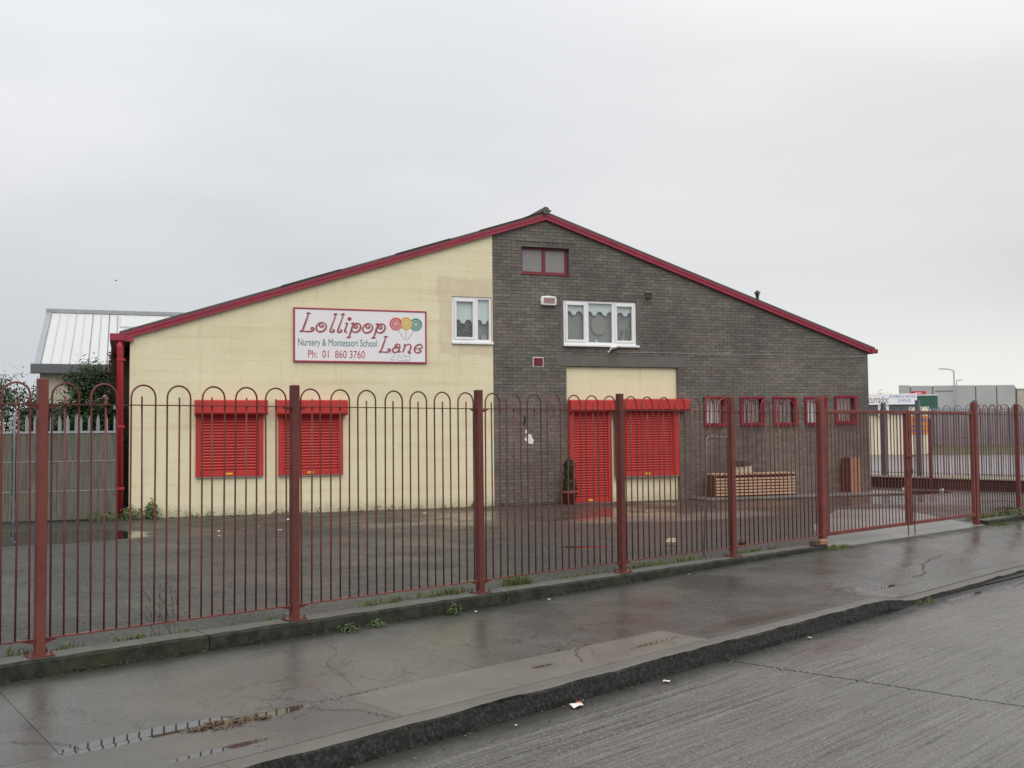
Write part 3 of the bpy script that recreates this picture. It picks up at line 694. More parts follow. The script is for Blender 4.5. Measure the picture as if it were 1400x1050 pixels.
def clip_roof(poly, off):
    q = clip_half(poly, -SL, 1, AP - SL * SM - off); return clip_half(q, SL, 1, AP + SL * SM - off) if len(q) > 2 else q
def backing(s0, s1, holes, y0, y1):
    b = MB()
    for r in rect_minus((s0, s1, 0, 7), holes):
        q = clip_roof([(r[0], r[2]), (r[1], r[2]), (r[1], r[3]), (r[0], r[3])], .07)
        if len(q) > 2 and area(q) > 1e-4: b.prism(q, y0, y1)
    return b
cw = backing(0.0, BORDER - .001, [W1], .016, .26).build('cream_wall', 'cream', bld)
bw = backing(BORDER + .001, WID, [W2, W3, DOOR, LINT] + GI, .016, .26).build('brick_wall', 'mortar', bld)
# painted blocks, one object each
pieces = []; z = .10; row = 0
while z < 6.6:
    s = -.225 if row % 2 else 0.0
    while s < BORDER:
        for r in rect_minus((max(s, 0) + .0004, min(s + .45, BORDER) - .0004, z + .0004, z + .2246), [W1]):
            q = clip_roof([(r[0], r[2]), (r[1], r[2]), (r[1], r[3]), (r[0], r[3])], .10)
            if len(q) > 2 and area(q) > .0015: pieces.append(q)
        s += .45
    z += .225; row += 1
pieces.sort(key=area, reverse=True)
for q in pieces[:300]: MB().prism(q, random.uniform(-.0006, .0006), .016, .0016).build('block', 'cream', cw)
b = MB()
for q in pieces[300:]: b.prism(q, random.uniform(-.0006, .0006), .016, .0016)
if b.v: b.build('cut_blocks', 'cream', cw, kind='stuff')
# brickwork
b = MB(); z = .10; row = 0
tints = [(.088, .083, .076), (.105, .098, .088), (.078, .075, .072), (.118, .100, .082), (.102, .082, .070), (.095, .096, .082), (.072, .069, .068), (.125, .118, .104), (.112, .084, .070)]
while z < 6.7:
    s = BORDER - (.1125 if row % 2 else 0.0)
    while s < WID:
        tn = random.choice(tints); k = random.uniform(.90, 1.12); tn = tuple((x * .46 + .095 * .54 * w_) * k * 1.42 for x, w_ in zip(tn, (1.05, .99, .91)))
        for r in rect_minus((max(s, BORDER) + .003, min(s + .225, WID) - .003, z + .003, z + .072), [W2, W3, DOOR, LINT, VENT] + GI):
            q = clip_roof([(r[0], r[2]), (r[1], r[2]), (r[1], r[3]), (r[0], r[3])], .10)
            if len(q) > 2 and area(q) > .0006: b.tint = tn; b.prism(q, random.uniform(-.002, .002), .017, .0025)
        s += .225
    z += .075; row += 1
b.build('brickwork', 'brick', bw, kind='stuff')
# other walls, plain
MB().box(0, .22, .262, LEN, 0, rz(0) - .08).build('side_wall', 'cream', bld)
MB().box(WID - .22, WID, .262, LEN, 0, rz(WID) - .08).build('side_wall', 'mortar', bld)
MB().prism([(.22, 0), (WID - .22, 0), (WID - .22, rz(WID) - .08), (SM, AP - .08), (.22, rz(0) - .08)], LEN - .2, LEN).build('rear_wall', 'mortar', bld)
MB().prism([(.23, .14), (WID - .23, .14), (WID - .23, rz(WID) - .12), (SM, AP - .12), (.23, rz(0) - .12)], 1.2, 1.25).build('inner_partition', 'dark_inside', bld)
# roof
rf = MB()
for sg in (-1, 1):
    e = -.20 if sg < 0 else WID + .16
    k = 60
    P = [(SM + (e - SM) * i / k) for i in range(k + 1)]
    for i in range(k):
        a, c_ = P[i], P[i + 1]; d = 0.0
        rf.add([(a, -.09, rz(a)), (c_, -.09, rz(c_)), (c_, LEN, rz(c_)), (a, LEN, rz(a)), (a, -.09, rz(a) - .045), (c_, -.09, rz(c_) - .045), (c_, LEN, rz(c_) - .045), (a, LEN, rz(a) - .045)],
               [(0, 1, 2, 3), (4, 5, 6, 7), (0, 1, 5, 4), (3, 2, 6, 7)])
roof = rf.build('roof', 'dark_roof', bld)
for s0 in (2.9, 5.3, 7.2): MB().prism([(s0, rz(s0) + .002), (s0 + .02, rz(s0) + .016), (s0 + 1.2, rz(s0 + 1.2) + .010), (s0 + 1.25, rz(s0 + 1.25) + .002)], -.11, .5).build('lapped_sheet_edge', 'dark_roof', roof)
rc = MB().tube([(SM - .03, -.14, AP + .02), (SM - .03, LEN, AP + .02)], .085, 10)
rc.prism([(SM - .55, rz(SM - .55) + .012), (SM - .05, AP + .05), (SM + .12, AP + .03), (SM + .10, AP - .0), (SM - .05, AP + .0)], -.12, LEN)
rc.build('ridge_cap', 'dark_roof', roof)
MB().lathe([(.040, 0), (.040, .26), (.060, .26), (.060, .275), (.045, .285), (.045, .305), (.085, .31), (.07, .335), (.01, .385)], (0, 0, 0), 12).build('flue', 'black_metal', roof, loc=(14.55, .30, rz(14.55) - .03))
# bargeboards
for nm, e, in (('bargeboard', -.16), ('bargeboard', WID + .10)):
    a = SM; q = [(e, rz(e) - .047), (a, AP - .047), (a, AP - .178), (e, rz(e) - .178)]
    b = MB().prism(q, -.075, -.045)
    q2 = [(e, rz(e) - .047), (a, AP - .047), (a, AP - .10), (e, rz(e) - .10)]
    b.prism(q2, -.088, -.077); b.build(nm, 'crimson', bld)
    MB().prism([(e, rz(e) - .05), (a, AP - .05), (a, AP - .17), (e, rz(e) - .17)], -.044, .015).build('soffit', 'crimson', bld)
# gutters and downpipe
b = MB().box(-.37, -.10, -.13, LEN, 3.60, 3.615).box(-.37, -.355, -.13, LEN, 3.616, 3.735).box(-.115, -.10, -.13, LEN, 3.616, 3.70).box(-.354, -.116, -.13, -.115, 3.616, 3.735)
b.prism([(-.13, 3.59), (.06, 3.585), (.06, 3.70), (-.13, 3.72)], -.085, -.04)
b.build('gutter', 'crimson', bld)
b = MB().box(WID + .06, WID + .26, -.07, LEN, 3.655, 3.67).prism([(WID + .06, 3.655), (WID + .14, 3.655), (WID + .25, 3.755), (WID + .06, 3.765)], -.10, -.072).box(WID + .245, WID + .26, -.07, LEN, 3.671, 3.75)
b.build('gutter', 'crimson', bld)
dp = MB().tube([(-.20, -.05, 3.60), (-.18, -.05, 3.45), (-.165, -.05, .15)], .062, 14, True)
dp.build('downpipe', 'pipe_red', bld, smooth=True)
for z in (3.2, 1.9, .7): MB().bbox(-.245, -.085, -.12, .02, z, z + .05, .004).build('pipe_clip', 'pipe_red', bld)
# windows -----------------------------------------------------------
def window(rect, splits, parent, openers, deco):
    a, b_, c_, d_ = rect; fr = MB(); y0, y1 = .02, .085
    fr.bbox(a + .002, b_ - .002, y0, y1, d_ - .055, d_ - .002, .004); fr.bbox(a + .002, b_ - .002, y0, y1, c_ + .002, c_ + .06, .004)
    xs = [a] + [a + (b_ - a) * t for t in splits] + [b_]
    fr.bbox(a + .002, a + .055, y0 + .001, y1 - .001, c_ + .061, d_ - .056, .004); fr.bbox(b_ - .055, b_ - .002, y0 + .001, y1 - .001, c_ + .061, d_ - .056, .004)
    for x in xs[1:-1]: fr.bbox(x - .035, x + .035, y0 + .002, y1 - .002, c_ + .061, d_ - .056, .004)
    w = fr.build('window', 'upvc', parent)
    for i in range(len(xs) - 1):
        x0 = xs[i] + (.056 if i == 0 else .036); x1 = xs[i + 1] - (.056 if i == len(xs) - 2 else .036); z0, z1 = c_ + .062, d_ - .057
        if i in openers:
            s_ = MB(); k = .052
            s_.bbox(x0, x1, .004, .07, z1 - k, z1, .006).bbox(x0, x1, .004, .07, z0, z0 + k, .006).bbox(x0, x0 + k, .005, .069, z0 + k + .001, z1 - k - .001, .006).bbox(x1 - k, x1, .005, .069, z0 + k + .001, z1 - k - .001, .006)
            s_.build('casement', 'upvc', w); x0 += k; x1 -= k; z0 += k; z1 -= k
        MB().box(x0 - .004, x1 + .004, .048, .054, z0 - .004, z1 + .004).build('pane', 'glass', w)
    return w
def scallop(x0, x1, ztop, zlow, period, y, mname, name, parent):
    """pale blind whose lower edge is cut into rounded tabs"""
    n = max(12, int((x1 - x0) / .012)); b = MB(); vs = []
    for i in range(n + 1):
        x = x0 + (x1 - x0) * i / n; ph = ((x - x0) / period) % 1.0
        d_ = (math.sqrt(max(0, 1 - ((ph - .5) / .32) ** 2)) * .085 if abs(ph - .5) < .32 else 0)
        vs += [(x, y, ztop), (x, y, zlow + d_), (x, y + .004, ztop), (x, y + .004, zlow + d_)]
    for i in range(n): k = 4 * i; b.add([vs[k], vs[k + 1], vs[k + 5], vs[k + 4]], [(0, 1, 2, 3)]); b.add([vs[k + 1], vs[k + 3], vs[k + 7], vs[k + 5]], [(0, 1, 2, 3)])
    return b.build(name, mname, parent)
w = window(W1, [.62], bld, [0], None)
scallop(W1[0] + .03, W1[1] - .03, W1[3] - .03, 4.14, .245, .085, 'blind', 'window_blind', w)
MB().box(W1[0] + .01, W1[1] - .01, .165, .17, W1[2], W1[3]).build('curtain', 'curtain', w)
MB().bbox(W1[0] - .01, W1[1] + .03, -.05, .10, W1[2] - .045, W1[2] + .003, .006).build('sill', 'upvc', w)
b = MB()
for k in range(420): b.leaf((random.uniform(W1[0] + .08, W1[0] + .58), random.uniform(.12, .16), W1[2] + .05 + random.random() ** 1.4 * .48 * (1 - .5 * abs(random.random() - .3))), .022, (random.uniform(-1, 1), -1, random.uniform(-1, 1)))
b.build('pot_plant', 'ivy', w)
b = MB()
for k in range(16): b.blade((random.uniform(W1[0] + .72, W1[0] + .86), .15, W1[2] + .05), random.uniform(.10, .24), random.uniform(.02, .08), .012, 1.0)
b.build('window_ornament', 'paper', w)
w = window(W2, [.325, .685], bld, [0, 2], None)
scallop(W2[0] + .03, W2[1] - .03, W2[3] - .03, 4.41, .26, .085, 'blind', 'window_blind', w)
MB().box(W2[0] + .01, W2[1] - .01, .165, .17, W2[2], W2[3]).build('curtain', 'curtain', w)
MB().bbox(W2[0] - .02, W2[1] + .05, -.06, .10, W2[2] - .045, W2[2] + .003, .006).build('sill', 'upvc', w)
b = MB(); cxp, czp = W2[0] + .93, 4.19                    # plain round paper shape hung in the middle light
ring = [(cxp + .19 * math.cos(a), czp + .23 * math.sin(a)) for a in [2 * math.pi * k / 20 for k in range(20)]]
b.prism(ring, .120, .124); b.build('paper_disc', 'peach_paper', w)
b = MB()
for k in range(60): b.leaf((random.uniform(W2[1] - .42, W2[1] - .14), .13, W2[2] + .07 + random.random() ** 2 * .35), .025, (random.uniform(-1, 1), -1, random.uniform(-1, 1)))
b.build('pot_plant', 'leaf', w)
b = MB()
for k in range(14): b.blade((random.uniform(W2[1] - .36, W2[1] - .16), .12, W2[2] + .05), random.uniform(.05, .16), .05, .014, 1.0)
b.lathe([(.02, 0), (.03, .03), (.004, .075)], (W2[0] + .86, .12, W2[2] + .06), 8)
b.build('window_ornament', 'paper', w)
# ragged pale mortar beside the new window
b = MB()
for x0, sg in ((W2[0] - .004, -1), (W2[1] + .004, 1)):
    z = W2[2] - .05
    while z < W2[3] + .08:
        h = random.uniform(.04, .09); b.prism([(x0, z), (x0 + sg * random.uniform(.05, .10), z), (x0 + sg * random.uniform(.05, .10), z + h), (x0, z + h)], -.008, .016); z += h + .001
b.build('mortar_patch', 'concrete_lintel', bw)
# upper brown window, set back
a, b_, c_, d_ = W3
fr = MB().bbox(a + .002, b_ - .002, .09, .15, c_ + .002, c_ + .06, .004).bbox(a + .002, b_ - .002, .09, .15, d_ - .05, d_ - .002, .004)
fr.bbox(a + .002, a + .05, .091, .149, c_ + .061, d_ - .051, .004).bbox(b_ - .07, b_ - .002, .091, .149, c_ + .061, d_ - .051, .004).bbox((a + b_) / 2 - .05, (a + b_) / 2 + .03, .091, .149, c_ + .061, d_ - .051, .004)
w = fr.build('window', 'maroon_frame', bld)
for x0, x1 in ((a + .05, (a + b_) / 2 - .05), ((a + b_) / 2 + .03, b_ - .07)): MB().box(x0 - .003, x1 + .003, .118, .124, c_ + .055, d_ - .045).build('pane', 'frosted', w)
MB().bbox(a - .02, b_ + .02, -.02, .10, c_ - .03, c_ + .003, .005).build('sill', 'maroon_frame', w)
MB().box(a - .15, b_ + .15, -.006, .015, d_ + .10, d_ + .112).build('drip_strip', 'black_metal', w)
# lintel, infill panel and the door opening
MB().bbox(LINT[0], LINT[1], -.006, .24, LINT[2] + .002, LINT[3] - .002, .006).build('lintel', 'concrete_lintel', bld)
inf = MB().box(DOOR[0] + .003, DOOR[1] - .003, .075, .24, 2.0, DOOR[3] - .003).box(10.44, DOOR[1] - .003, .075, .24, .10, .72).box(10.375, 10.43, .02, .24, .10, 1.999)
inf.box(10.431, DOOR[1] - .003, .10, .24, .721, 1.999).box(DOOR[0] + .003, 10.374, .10, .24, .10, 1.999)
inf.build('infill_panel', 'cream', bld)
# roller shutters
def shutter(x0, x1, z0, zb0, zb1, bx0, bx1, yb, gw=.10, lock=True, yf=0.0):
    """guides + curtain of laths + round-cornered box; yf = face the guides sit on"""
    sh = MB().box(x0 + gw, x1 - gw, yf - .014, yf - .006, z0 + .01, zb0 + .02).build('roller_shutter', 'red_paint', bld)
    for a_ in (x0, x1 - gw): MB().bbox(a_, a_ + gw, yf - .06, yf - .002, z0, zb0 + .02, .004).build('guide', 'red_paint', sh)
    MB().bbox(x0 + gw + .003, x1 - gw - .003, yf - .050, yf - .016, z0 + .004, z0 + .125, .006).build('bottom_slat', 'red_paint', sh)
    z = z0 + .14; pitch = .0585; h = pitch - .006; vs = []
    for zz, yy in [(0, -.016), (h * .15, -.034), (h * .5, -.040), (h * .85, -.034), (h, -.016)]: vs += [(x0 + gw + .002, yf + yy, zz), (x1 - gw - .002, yf + yy, zz)]
    sl_me = MB().add(vs, [(2 * i, 2 * i + 1, 2 * i + 3, 2 * i + 2) for i in range(4)] + [(0, 2, 4, 6, 8), (1, 9, 7, 5, 3)]).mesh('slat', 'red_paint')
    while z < zb0 - .01: link('slat', sl_me, sh, (0, 0, z)); z += pitch
    c = .05; q = [(yb + c, zb1), (yb, zb1 - c * .5), (yb, zb0 + c * .8), (yb + c, zb0), (yf - .002, zb0), (yf - .002, zb1)]
    v = [(bx0, y, z) for y, z in q] + [(bx1, y, z) for y, z in q]; n_ = len(q)
    MB().add(v, [tuple(range(n_)), tuple(range(2 * n_ - 1, n_ - 1, -1))] + [(i, i + n_, (i + 1) % n_ + n_, (i + 1) % n_) for i in range(n_)]).build('shutter_box', 'red_paint', sh)
    m_ = (x0 + x1) / 2
    if lock:
        MB().bbox(m_ - .075, m_ + .055, yf - .058, yf - .051, z0 + .035, z0 + .08, .002).build('lock_plate', 'yellow_tag', sh)
    MB().box(x0 + .01, x1 - .01, yf - .056, yf - .01, z0 - .012, z0 + .001).build('bottom_bar', 'galv', sh)
    return sh
shutter(1.24, 2.56, .905, 2.14, 2.445, 1.215, 2.63, -.235)
shutter(2.86, 4.185, .90, 2.13, 2.447, 2.815, 4.255, -.235)
shutter(9.315, 10.365, .135, 2.175, 2.46, 9.285, 10.515, -.22, .095, True, .0)
shutter(10.465, 12.095, .70, 2.205, 2.485, 10.53, 12.30, -.24, .15, True, .0)
# barred security windows
for (a, b_, c_, d_) in GR:
    f = MB()
    f.bbox(a, b_, -.05, -.004, d_ - .055, d_, .004).bbox(a, b_, -.05, -.004, c_, c_ + .055, .004).bbox(a, a + .06, -.049, -.005, c_ + .056, d_ - .056, .004).bbox(b_ - .06, b_, -.049, -.005, c_ + .056, d_ - .056, .004)
    f.bbox(a - .015, b_ + .015, -.062, -.051, d_ - .035, d_ - .02, .003).bbox(a - .015, b_ + .015, -.062, -.051, c_ - .02, c_ - .005, .003)
    gw_ = f.build('barred_window', 'grille_red', bld)
    n_ = 5
    for k in range(n_):
        x = a + .06 + (b_ - a - .12) * (k + .5) / n_
        MB().tube([(x, -.072, d_ + .01), (x, -.075, (c_ + d_) / 2), (x, -.072, c_ - .05)], .011, 8).build('window_bar', 'grille_red', gw_)
    MB().box(a + .045, b_ - .045, .06, .066, c_ + .045, d_ - .045).build('pane', 'glass', gw_)
    MB().box(a + .045, b_ - .045, .16, .165, c_ + .045, d_ - .045).build('blind', 'blind' if a in (12.80, 15.64) else 'curtain', gw_)
# air vents
MB().bbox(VENT[0] + .003, VENT[1] - .003, -.004, .015, VENT[2] + .003, VENT[3] - .003, .003).build('vent_plate', 'paper', bld)
v = MB().bbox(VENT[0] + .02, VENT[1] - .02, -.014, -.005, VENT[2] + .02, VENT[3] - .02, .003)
for k in range(5): v.box(VENT[0] + .035, VENT[1] - .035, -.021, -.0145, VENT[2] + .035 + k * .033, VENT[2] + .048 + k * .033)
v.build('air_vent', 'maroon_frame', bld)
MB().bbox(11.305, 11.455, -.045, -.004, 4.83, 4.965, .006).build('air_vent', 'brown_wall', bld)
MB().bbox(11.29, 11.47, -.07, -.004, 4.966, 4.985, .004).build('vent_hood', 'pale_metal', bld)

# ------------------------------------------------------------------ things fixed to the school
def wall_thing(name, label, cat, group=None): return tag(empty(name, BO, BA), label, cat, group)
def text_mesh(txt, x0, x1, z0, z1, y, mname, name, parent, shear=0.0):
    cu_ = bpy.data.curves.new('lettering', 'FONT'); cu_.body = txt; cu_.extrude = .0008; cu_.size = 1; cu_.shear = shear
    ob = bpy.data.objects.new('lettering', cu_); COL.objects.link(ob)
    dg = bpy.context.evaluated_depsgraph_get(); me = bpy.data.meshes.new_from_object(ob.evaluated_get(dg))
    bpy.data.objects.remove(ob); bpy.data.curves.remove(cu_)
    X = [v_.co.x for v_ in me.vertices]; Y = [v_.co.y for v_ in me.vertices]
    sx = (x1 - x0) / (max(X) - min(X)); sz = (z1 - z0) / (max(Y) - min(Y)); mx_, my_ = min(X), min(Y)
    for v_ in me.vertices:
        c_ = v_.co.copy(); v_.co = (x0 + (c_.x - mx_) * sx, y - c_.z, z0 + (c_.y - my_) * sz)
    me.materials.clear(); me.materials.append(M[mname]); me.name = name
    return link(name, me, parent)
def catmull(P, n=7):
    out = []
    for i in range(len(P) - 1):
        a = P[max(i - 1, 0)]; b = P[i]; c_ = P[i + 1]; d_ = P[min(i + 2, len(P) - 1)]
        for k in range(n):
            t = k / n
            out.append(tuple(.5 * (2 * b[j] + (c_[j] - a[j]) * t + (2 * a[j] - 5 * b[j] + 4 * c_[j] - d_[j]) * t * t + (-a[j] + 3 * b[j] - 3 * c_[j] + d_[j]) * t ** 3) for j in (0, 1)))
    return out + [P[-1]]
def spiral(cx_, cz_, r0, r1, a0, a1, n=14):
    return [(cx_ + (r0 + (r1 - r0) * k / n) * math.cos(a0 + (a1 - a0) * k / n), cz_ + (r0 + (r1 - r0) * k / n) * math.sin(a0 + (a1 - a0) * k / n)) for k in range(n + 1)]
PI = math.pi
# curly display letters, each a list of strokes in a unit box (x height .52, ascender 1)
GLY = {
 'L': (.66, [catmull([(.10, .96), (.20, 1.0), (.30, .97)]), catmull([(.20, .98), (.17, .6), (.10, .04), (.0, .0)]), catmull([(.0, .03), (.2, .01), (.42, 0), (.56, .06), (.60, .16), (.53, .22), (.46, .17), (.50, .12)])]),
 'o': (.56, [[(.25 + .22 * math.cos(a), .26 + .26 * math.sin(a)) for a in [PI * .5 + 2 * PI * k / 24 for k in range(25)]], spiral(.27, .36, .15, .03, PI * .5, PI * 2.6)]),
 'l': (.34, [catmull([(.10, .95), (.20, 1.0), (.27, .99)]), catmull([(.22, .99), (.17, .5), (.13, .08), (.2, .0), (.30, .05), (.29, .14), (.22, .13)])]),
 'i': (.30, [catmull([(.05, .48), (.16, .52)]), catmull([(.16, .52), (.12, .2), (.13, .03), (.24, .02)]), spiral(.20, .74, .085, .02, 0, PI * 3)]),
 'p': (.58, [catmull([(.02, .46), (.14, .54)]), catmull([(.14, .54), (.10, .1), (.06, -.26)]), catmull([(-.04, -.27), (.16, -.25)]), [(.29 + .21 * math.cos(a), .27 + .25 * math.sin(a)) for a in [PI * .8 - 2 * PI * .92 * k / 22 for k in range(23)]], spiral(.29, .33, .13, .03, PI * .4, PI * 2.6)]),
 'a': (.56, [catmull([(.10, .42), (.20, .52), (.34, .50), (.40, .36), (.38, .08), (.46, .02), (.52, .08)]), [(.23 + .17 * math.cos(a), .16 + .16 * math.sin(a)) for a in [PI * .3 + 2 * PI * k / 20 for k in range(21)]], spiral(.20, .36, .10, .03, PI, PI * 3)]),
 'n': (.60, [catmull([(.02, .50), (.10, .52)]), catmull([(.10, .52), (.09, .2), (.06, .0)]), catmull([(.09, .34), (.22, .52), (.38, .50), (.44, .34), (.42, .1), (.48, .0), (.40, -.04), (.34, .05), (.39, .10)])]),
 'e': (.54, [catmull([(.06, .22), (.25, .27), (.44, .32), (.40, .48), (.24, .53), (.08, .38), (.06, .18), (.20, .0), (.38, .03), (.44, .14), (.36, .20), (.30, .13)])]),
}
def curly(word, x0, z0, h, wscale, y, parent, mname='text_maroon', dx=0, dz=0, wt=.070):
    b = MB(); x = x0
    for ch in word:
        adv, strokes = GLY[ch]
        for st in strokes:
            pts = [(x + (px + .20 * pz) * h * wscale + dx, z0 + pz * h + dz) for px, pz in st]; n_ = len(pts)
            wl_ = [h * wt * (.55 + .75 * math.sin(PI * i / (n_ - 1))) for i in range(n_)]
            b.ribbon(pts, wl_, y)
        x += adv * h * wscale
    b.build('lettering', mname, parent)
sg = wall_thing('school_sign', 'wide white school name board with red border and three lollipops', 'sign')
S0, S1, T0, T1 = 3.165, 6.005, 3.235, 4.365
MB().bbox(S0 + .03, S1 - .03, -.034, -.006, T0 + .03, T1 - .03, .003).build('board', 'white_paint', sg)
MB().bbox(S0, S1, -.042, -.004, T1 - .034, T1, .004).bbox(S0, S1, -.042, -.004, T0, T0 + .034, .004).bbox(S0, S0 + .034, -.041, -.005, T0 + .035, T1 - .035, .004).bbox(S1 - .034, S1, -.041, -.005, T0 + .035, T1 - .035, .004).build('border', 'sign_border', sg)
curly('Lollipop', S0 + .125, T0 + .635, .385, 1.20, -.0365, sg, 'text_grey', .014, -.011, .060)
curly('Lollipop', S0 + .125, T0 + .635, .385, 1.20, -.039, sg, wt=.062)
curly('Lane', S0 + 1.78, T0 + .235, .335, 1.22, -.0365, sg, 'text_grey', .014, -.011, .060)
curly('Lane', S0 + 1.78, T0 + .235, .335, 1.22, -.039, sg, wt=.064)
text_mesh('Nursery & Montessori School', S0 + .095, S0 + 1.755, T0 + .295, T0 + .490, -.0365, 'text_green', 'lettering', sg)
text_mesh('Ph:  01  860 3760', S0 + .30, S0 + 1.49, T0 + .095, T0 + .250, -.0365, 'text_red', 'lettering', sg)
for i, (cxl, czl, mm) in enumerate(((2.165, .840, 'lolly_red'), (2.385, .855, 'lolly_yellow'), (2.605, .835, 'lolly_green'))):
    yy = -.0375 - (0.0012 if i == 0 else 0.0006 if i == 1 else 0)
    b = MB(); b.prism([(S0 + cxl + .138 * math.cos(2 * PI * k / 28), T0 + czl + .138 * math.sin(2 * PI * k / 28)) for k in range(28)], yy, -.0345)
    lo = b.build('lollipop', mm, sg)
    MB().ribbon(spiral(S0 + cxl, T0 + czl, .012, .118, 0, PI * 6, 60), .010, yy - .0012, .001).ribbon(spiral(S0 + cxl, T0 + czl, .026, .0, 0, PI * 2, 12), .02, yy - .0016, .001).build('swirl', 'pale_swirl', lo)
    sx_ = (cxl - 2.385) * .5
    MB().ribbon([(S0 + cxl - (cxl - 2.385) * .25, T0 + czl - .139), (S0 + 2.385 + sx_ * .3, T0 + .50)], .014, -.0358, .001).build('stick', 'text_grey', lo)
b = MB()
for st in (catmull([(2.02, .20), (2.10, .23), (2.13, .17), (2.05, .08), (2.16, .07)]), [(2.20, .08), (2.22, .19), (2.29, .09), (2.31, .19)], [(2.36, .19), (2.36, .08), (2.42, .08)], [(2.33, .16), (2.46, .15)], [(2.47, .22), (2.47, .06)], [(2.2, .055), (2.47, .055)]):
    b.ribbon([(S0 + x, T0 + z) for x, z in st], .010, -.0362, .0015)
b.build('graffiti_scrawl', 'graffiti', sg)
# alarm box
al = wall_thing('alarm_box', 'white alarm bell box with pink printed face beside the three light window', 'alarm box')
q = [(8.665, 4.60), (8.70, 4.585), (8.99, 4.585), (9.025, 4.60), (9.035, 4.70), (9.015, 4.785), (8.84, 4.80), (8.68, 4.785), (8.655, 4.70)]
MB().prism(q, -.085, -.004, .015).build('case', 'upvc', al)
MB().bbox(8.71, 8.985, -.090, -.0855, 4.625, 4.755, .002).build('printed_face', 'peach_paper', al)
b = MB()
for k in range(3):
    x = 8.745 + k * .08; b.ribbon([(x, 4.65), (x, 4.73), (x + .045, 4.73), (x + .045, 4.69), (x + .005, 4.69)], .014, -.092, .001)
b.box(8.73, 8.965, -.092, -.0905, 4.632, 4.640); b.build('printed_mark', 'text_red', al)
# floodlight with its cable
fl = wall_thing('floodlight', 'small white floodlight under the three light window sill', 'lamp')
MB().add([(10.34, -.10, 3.60), (10.55, -.14, 3.66), (10.55, -.02, 3.66), (10.34, -.02, 3.60), (10.36, -.16, 3.655), (10.55, -.20, 3.69), (10.55, -.02, 3.70), (10.36, -.02, 3.675)], [(0, 3, 2, 1), (4, 5, 6, 7), (0, 1, 5, 4), (1, 2, 6, 5), (2, 3, 7, 6), (3, 0, 4, 7)]).build('lamp_head', 'upvc', fl)
MB().tube([(10.36, -.06, 3.60), (10.30, -.05, 3.555), (10.33, -.01, 3.53)], .012, 6).build('bracket', 'upvc', fl)
cb = [(10.42, -.02, 3.565)] + [(10.9 + k * .66, -.014, 3.555 + .012 * math.sin(k * 1.3)) for k in range(10)] + [(17.56, -.014, 3.575)]
MB().tube(cb, .0048, 6).build('cable', 'far_concrete', fl)
# torn notice and bracket on the brick
nt = wall_thing('torn_notice', 'torn white paper notice stuck to the dark brick wall', 'notice')
MB().prism([(8.24, 1.58), (8.34, 1.49), (8.44, 1.47), (8.47, 1.56), (8.43, 1.62), (8.41, 1.69), (8.31, 1.70), (8.29, 1.62)], -.012, -.005).build('sheet', 'paper', nt)
MB().prism([(8.26, 1.72), (8.33, 1.70), (8.34, 1.78), (8.28, 1.80)], -.012, -.005).build('scrap', 'paper', nt)
hk = wall_thing('wall_hook', 'small black hook on the brick above the torn notice', 'hook')
MB().prism([(8.23, 1.93), (8.26, 1.91), (8.285, 2.02), (8.265, 2.12), (8.25, 2.10)], -.035, -.004).build('hook_plate', 'black_metal', hk)
# wall-side path
MB().bbox(12.35, 17.9, -.95, -.03, Z0 + .003, Z0 + .06, .012).build('wall_side_path', 'apron', kind='structure', loc=BO, rot=BA)

# ------------------------------------------------------------------ things in the yard
def potted(cx_, cy_):
    t_ = tag(empty('potted_conifer', (cx_, cy_, Z0)), 'dark clipped conifer in a terracotta pot beside the shuttered door', 'potted plant')
    p_ = MB().lathe([(.115, 0), (.17, .24), (.195, .245), (.20, .30), (.17, .30), (.165, .26)], n=20).build('pot', 'terracotta', t_, smooth=True)
    MB().lathe([(.16, .262), (.0, .275)], n=14).build('soil', 'soil', p_)
    b = MB()
    for k in range(2600):
        z = random.random() ** .9; r = (.165 - .06 * z) * math.sqrt(random.random()) * (1 + .28 * math.sin(z * 19) * math.sin(z * 7 + 2)); a = random.uniform(0, 6.28)
        if z > .9: r *= (1 - z) * 9
        b.leaf((r * math.cos(a), r * math.sin(a), .30 + z * .74), .018 + .014 * random.random(), (math.cos(a), math.sin(a), random.uniform(-.2, 1.2)))
    b.build('foliage', 'conifer', t_)
    MB().tube([(0, 0, .26), (0, 0, .95)], .014, 6, radii=[.016, .006]).build('stem', 'bark', t_)
P_ = B(9.22, -.24); potted(P_.x, P_.y)
# slatted planter along the wall
PL = B(12.74, -.52); pt = tag(empty('slatted_planter', (PL.x, PL.y, Z0 + .06), BA), 'long timber planter of pale slats standing against the brick wall', 'planter')
for k in range(6):
    z = .03 + k * .072
    MB().bbox(.025, 2.22, -.02, 0.0, z, z + .046, .003).build('slat', 'slat_wood', pt)
for x in (.03, 1.10, 2.16): MB().box(x, x + .05, .001, .04, .0, .47).build('upright', 'brown_wood', pt)
MB().bbox(.0, .022, -.015, .38, 0, .50, .004).build('end_panel', 'brown_wood', pt)
for k in range(16): MB().bbox(-.01 + k * .141, -.01 + k * .141 + .09, -.03, .38, .505, .54, .004).build('top_slat', 'slat_wood', pt)
MB().box(.026, 2.22, .0, .36, .47, .502).build('top_frame', 'brown_wood', pt)
MB().box(.03, 2.2, .30, .34, .02, .46).build('back_board', 'brown_wood', pt)
pp = B(13.62, -.30); po = tag(empty('plant_pot', (pp.x, pp.y, Z0 + .06 + .54)), 'pale square pot of dead bedding plants on the slatted planter', 'plant pot')
MB().bbox(-.22, .22, -.12, .12, 0, .15, .01).build('pot', 'pale_pot', po, rot=BA)
b = MB()
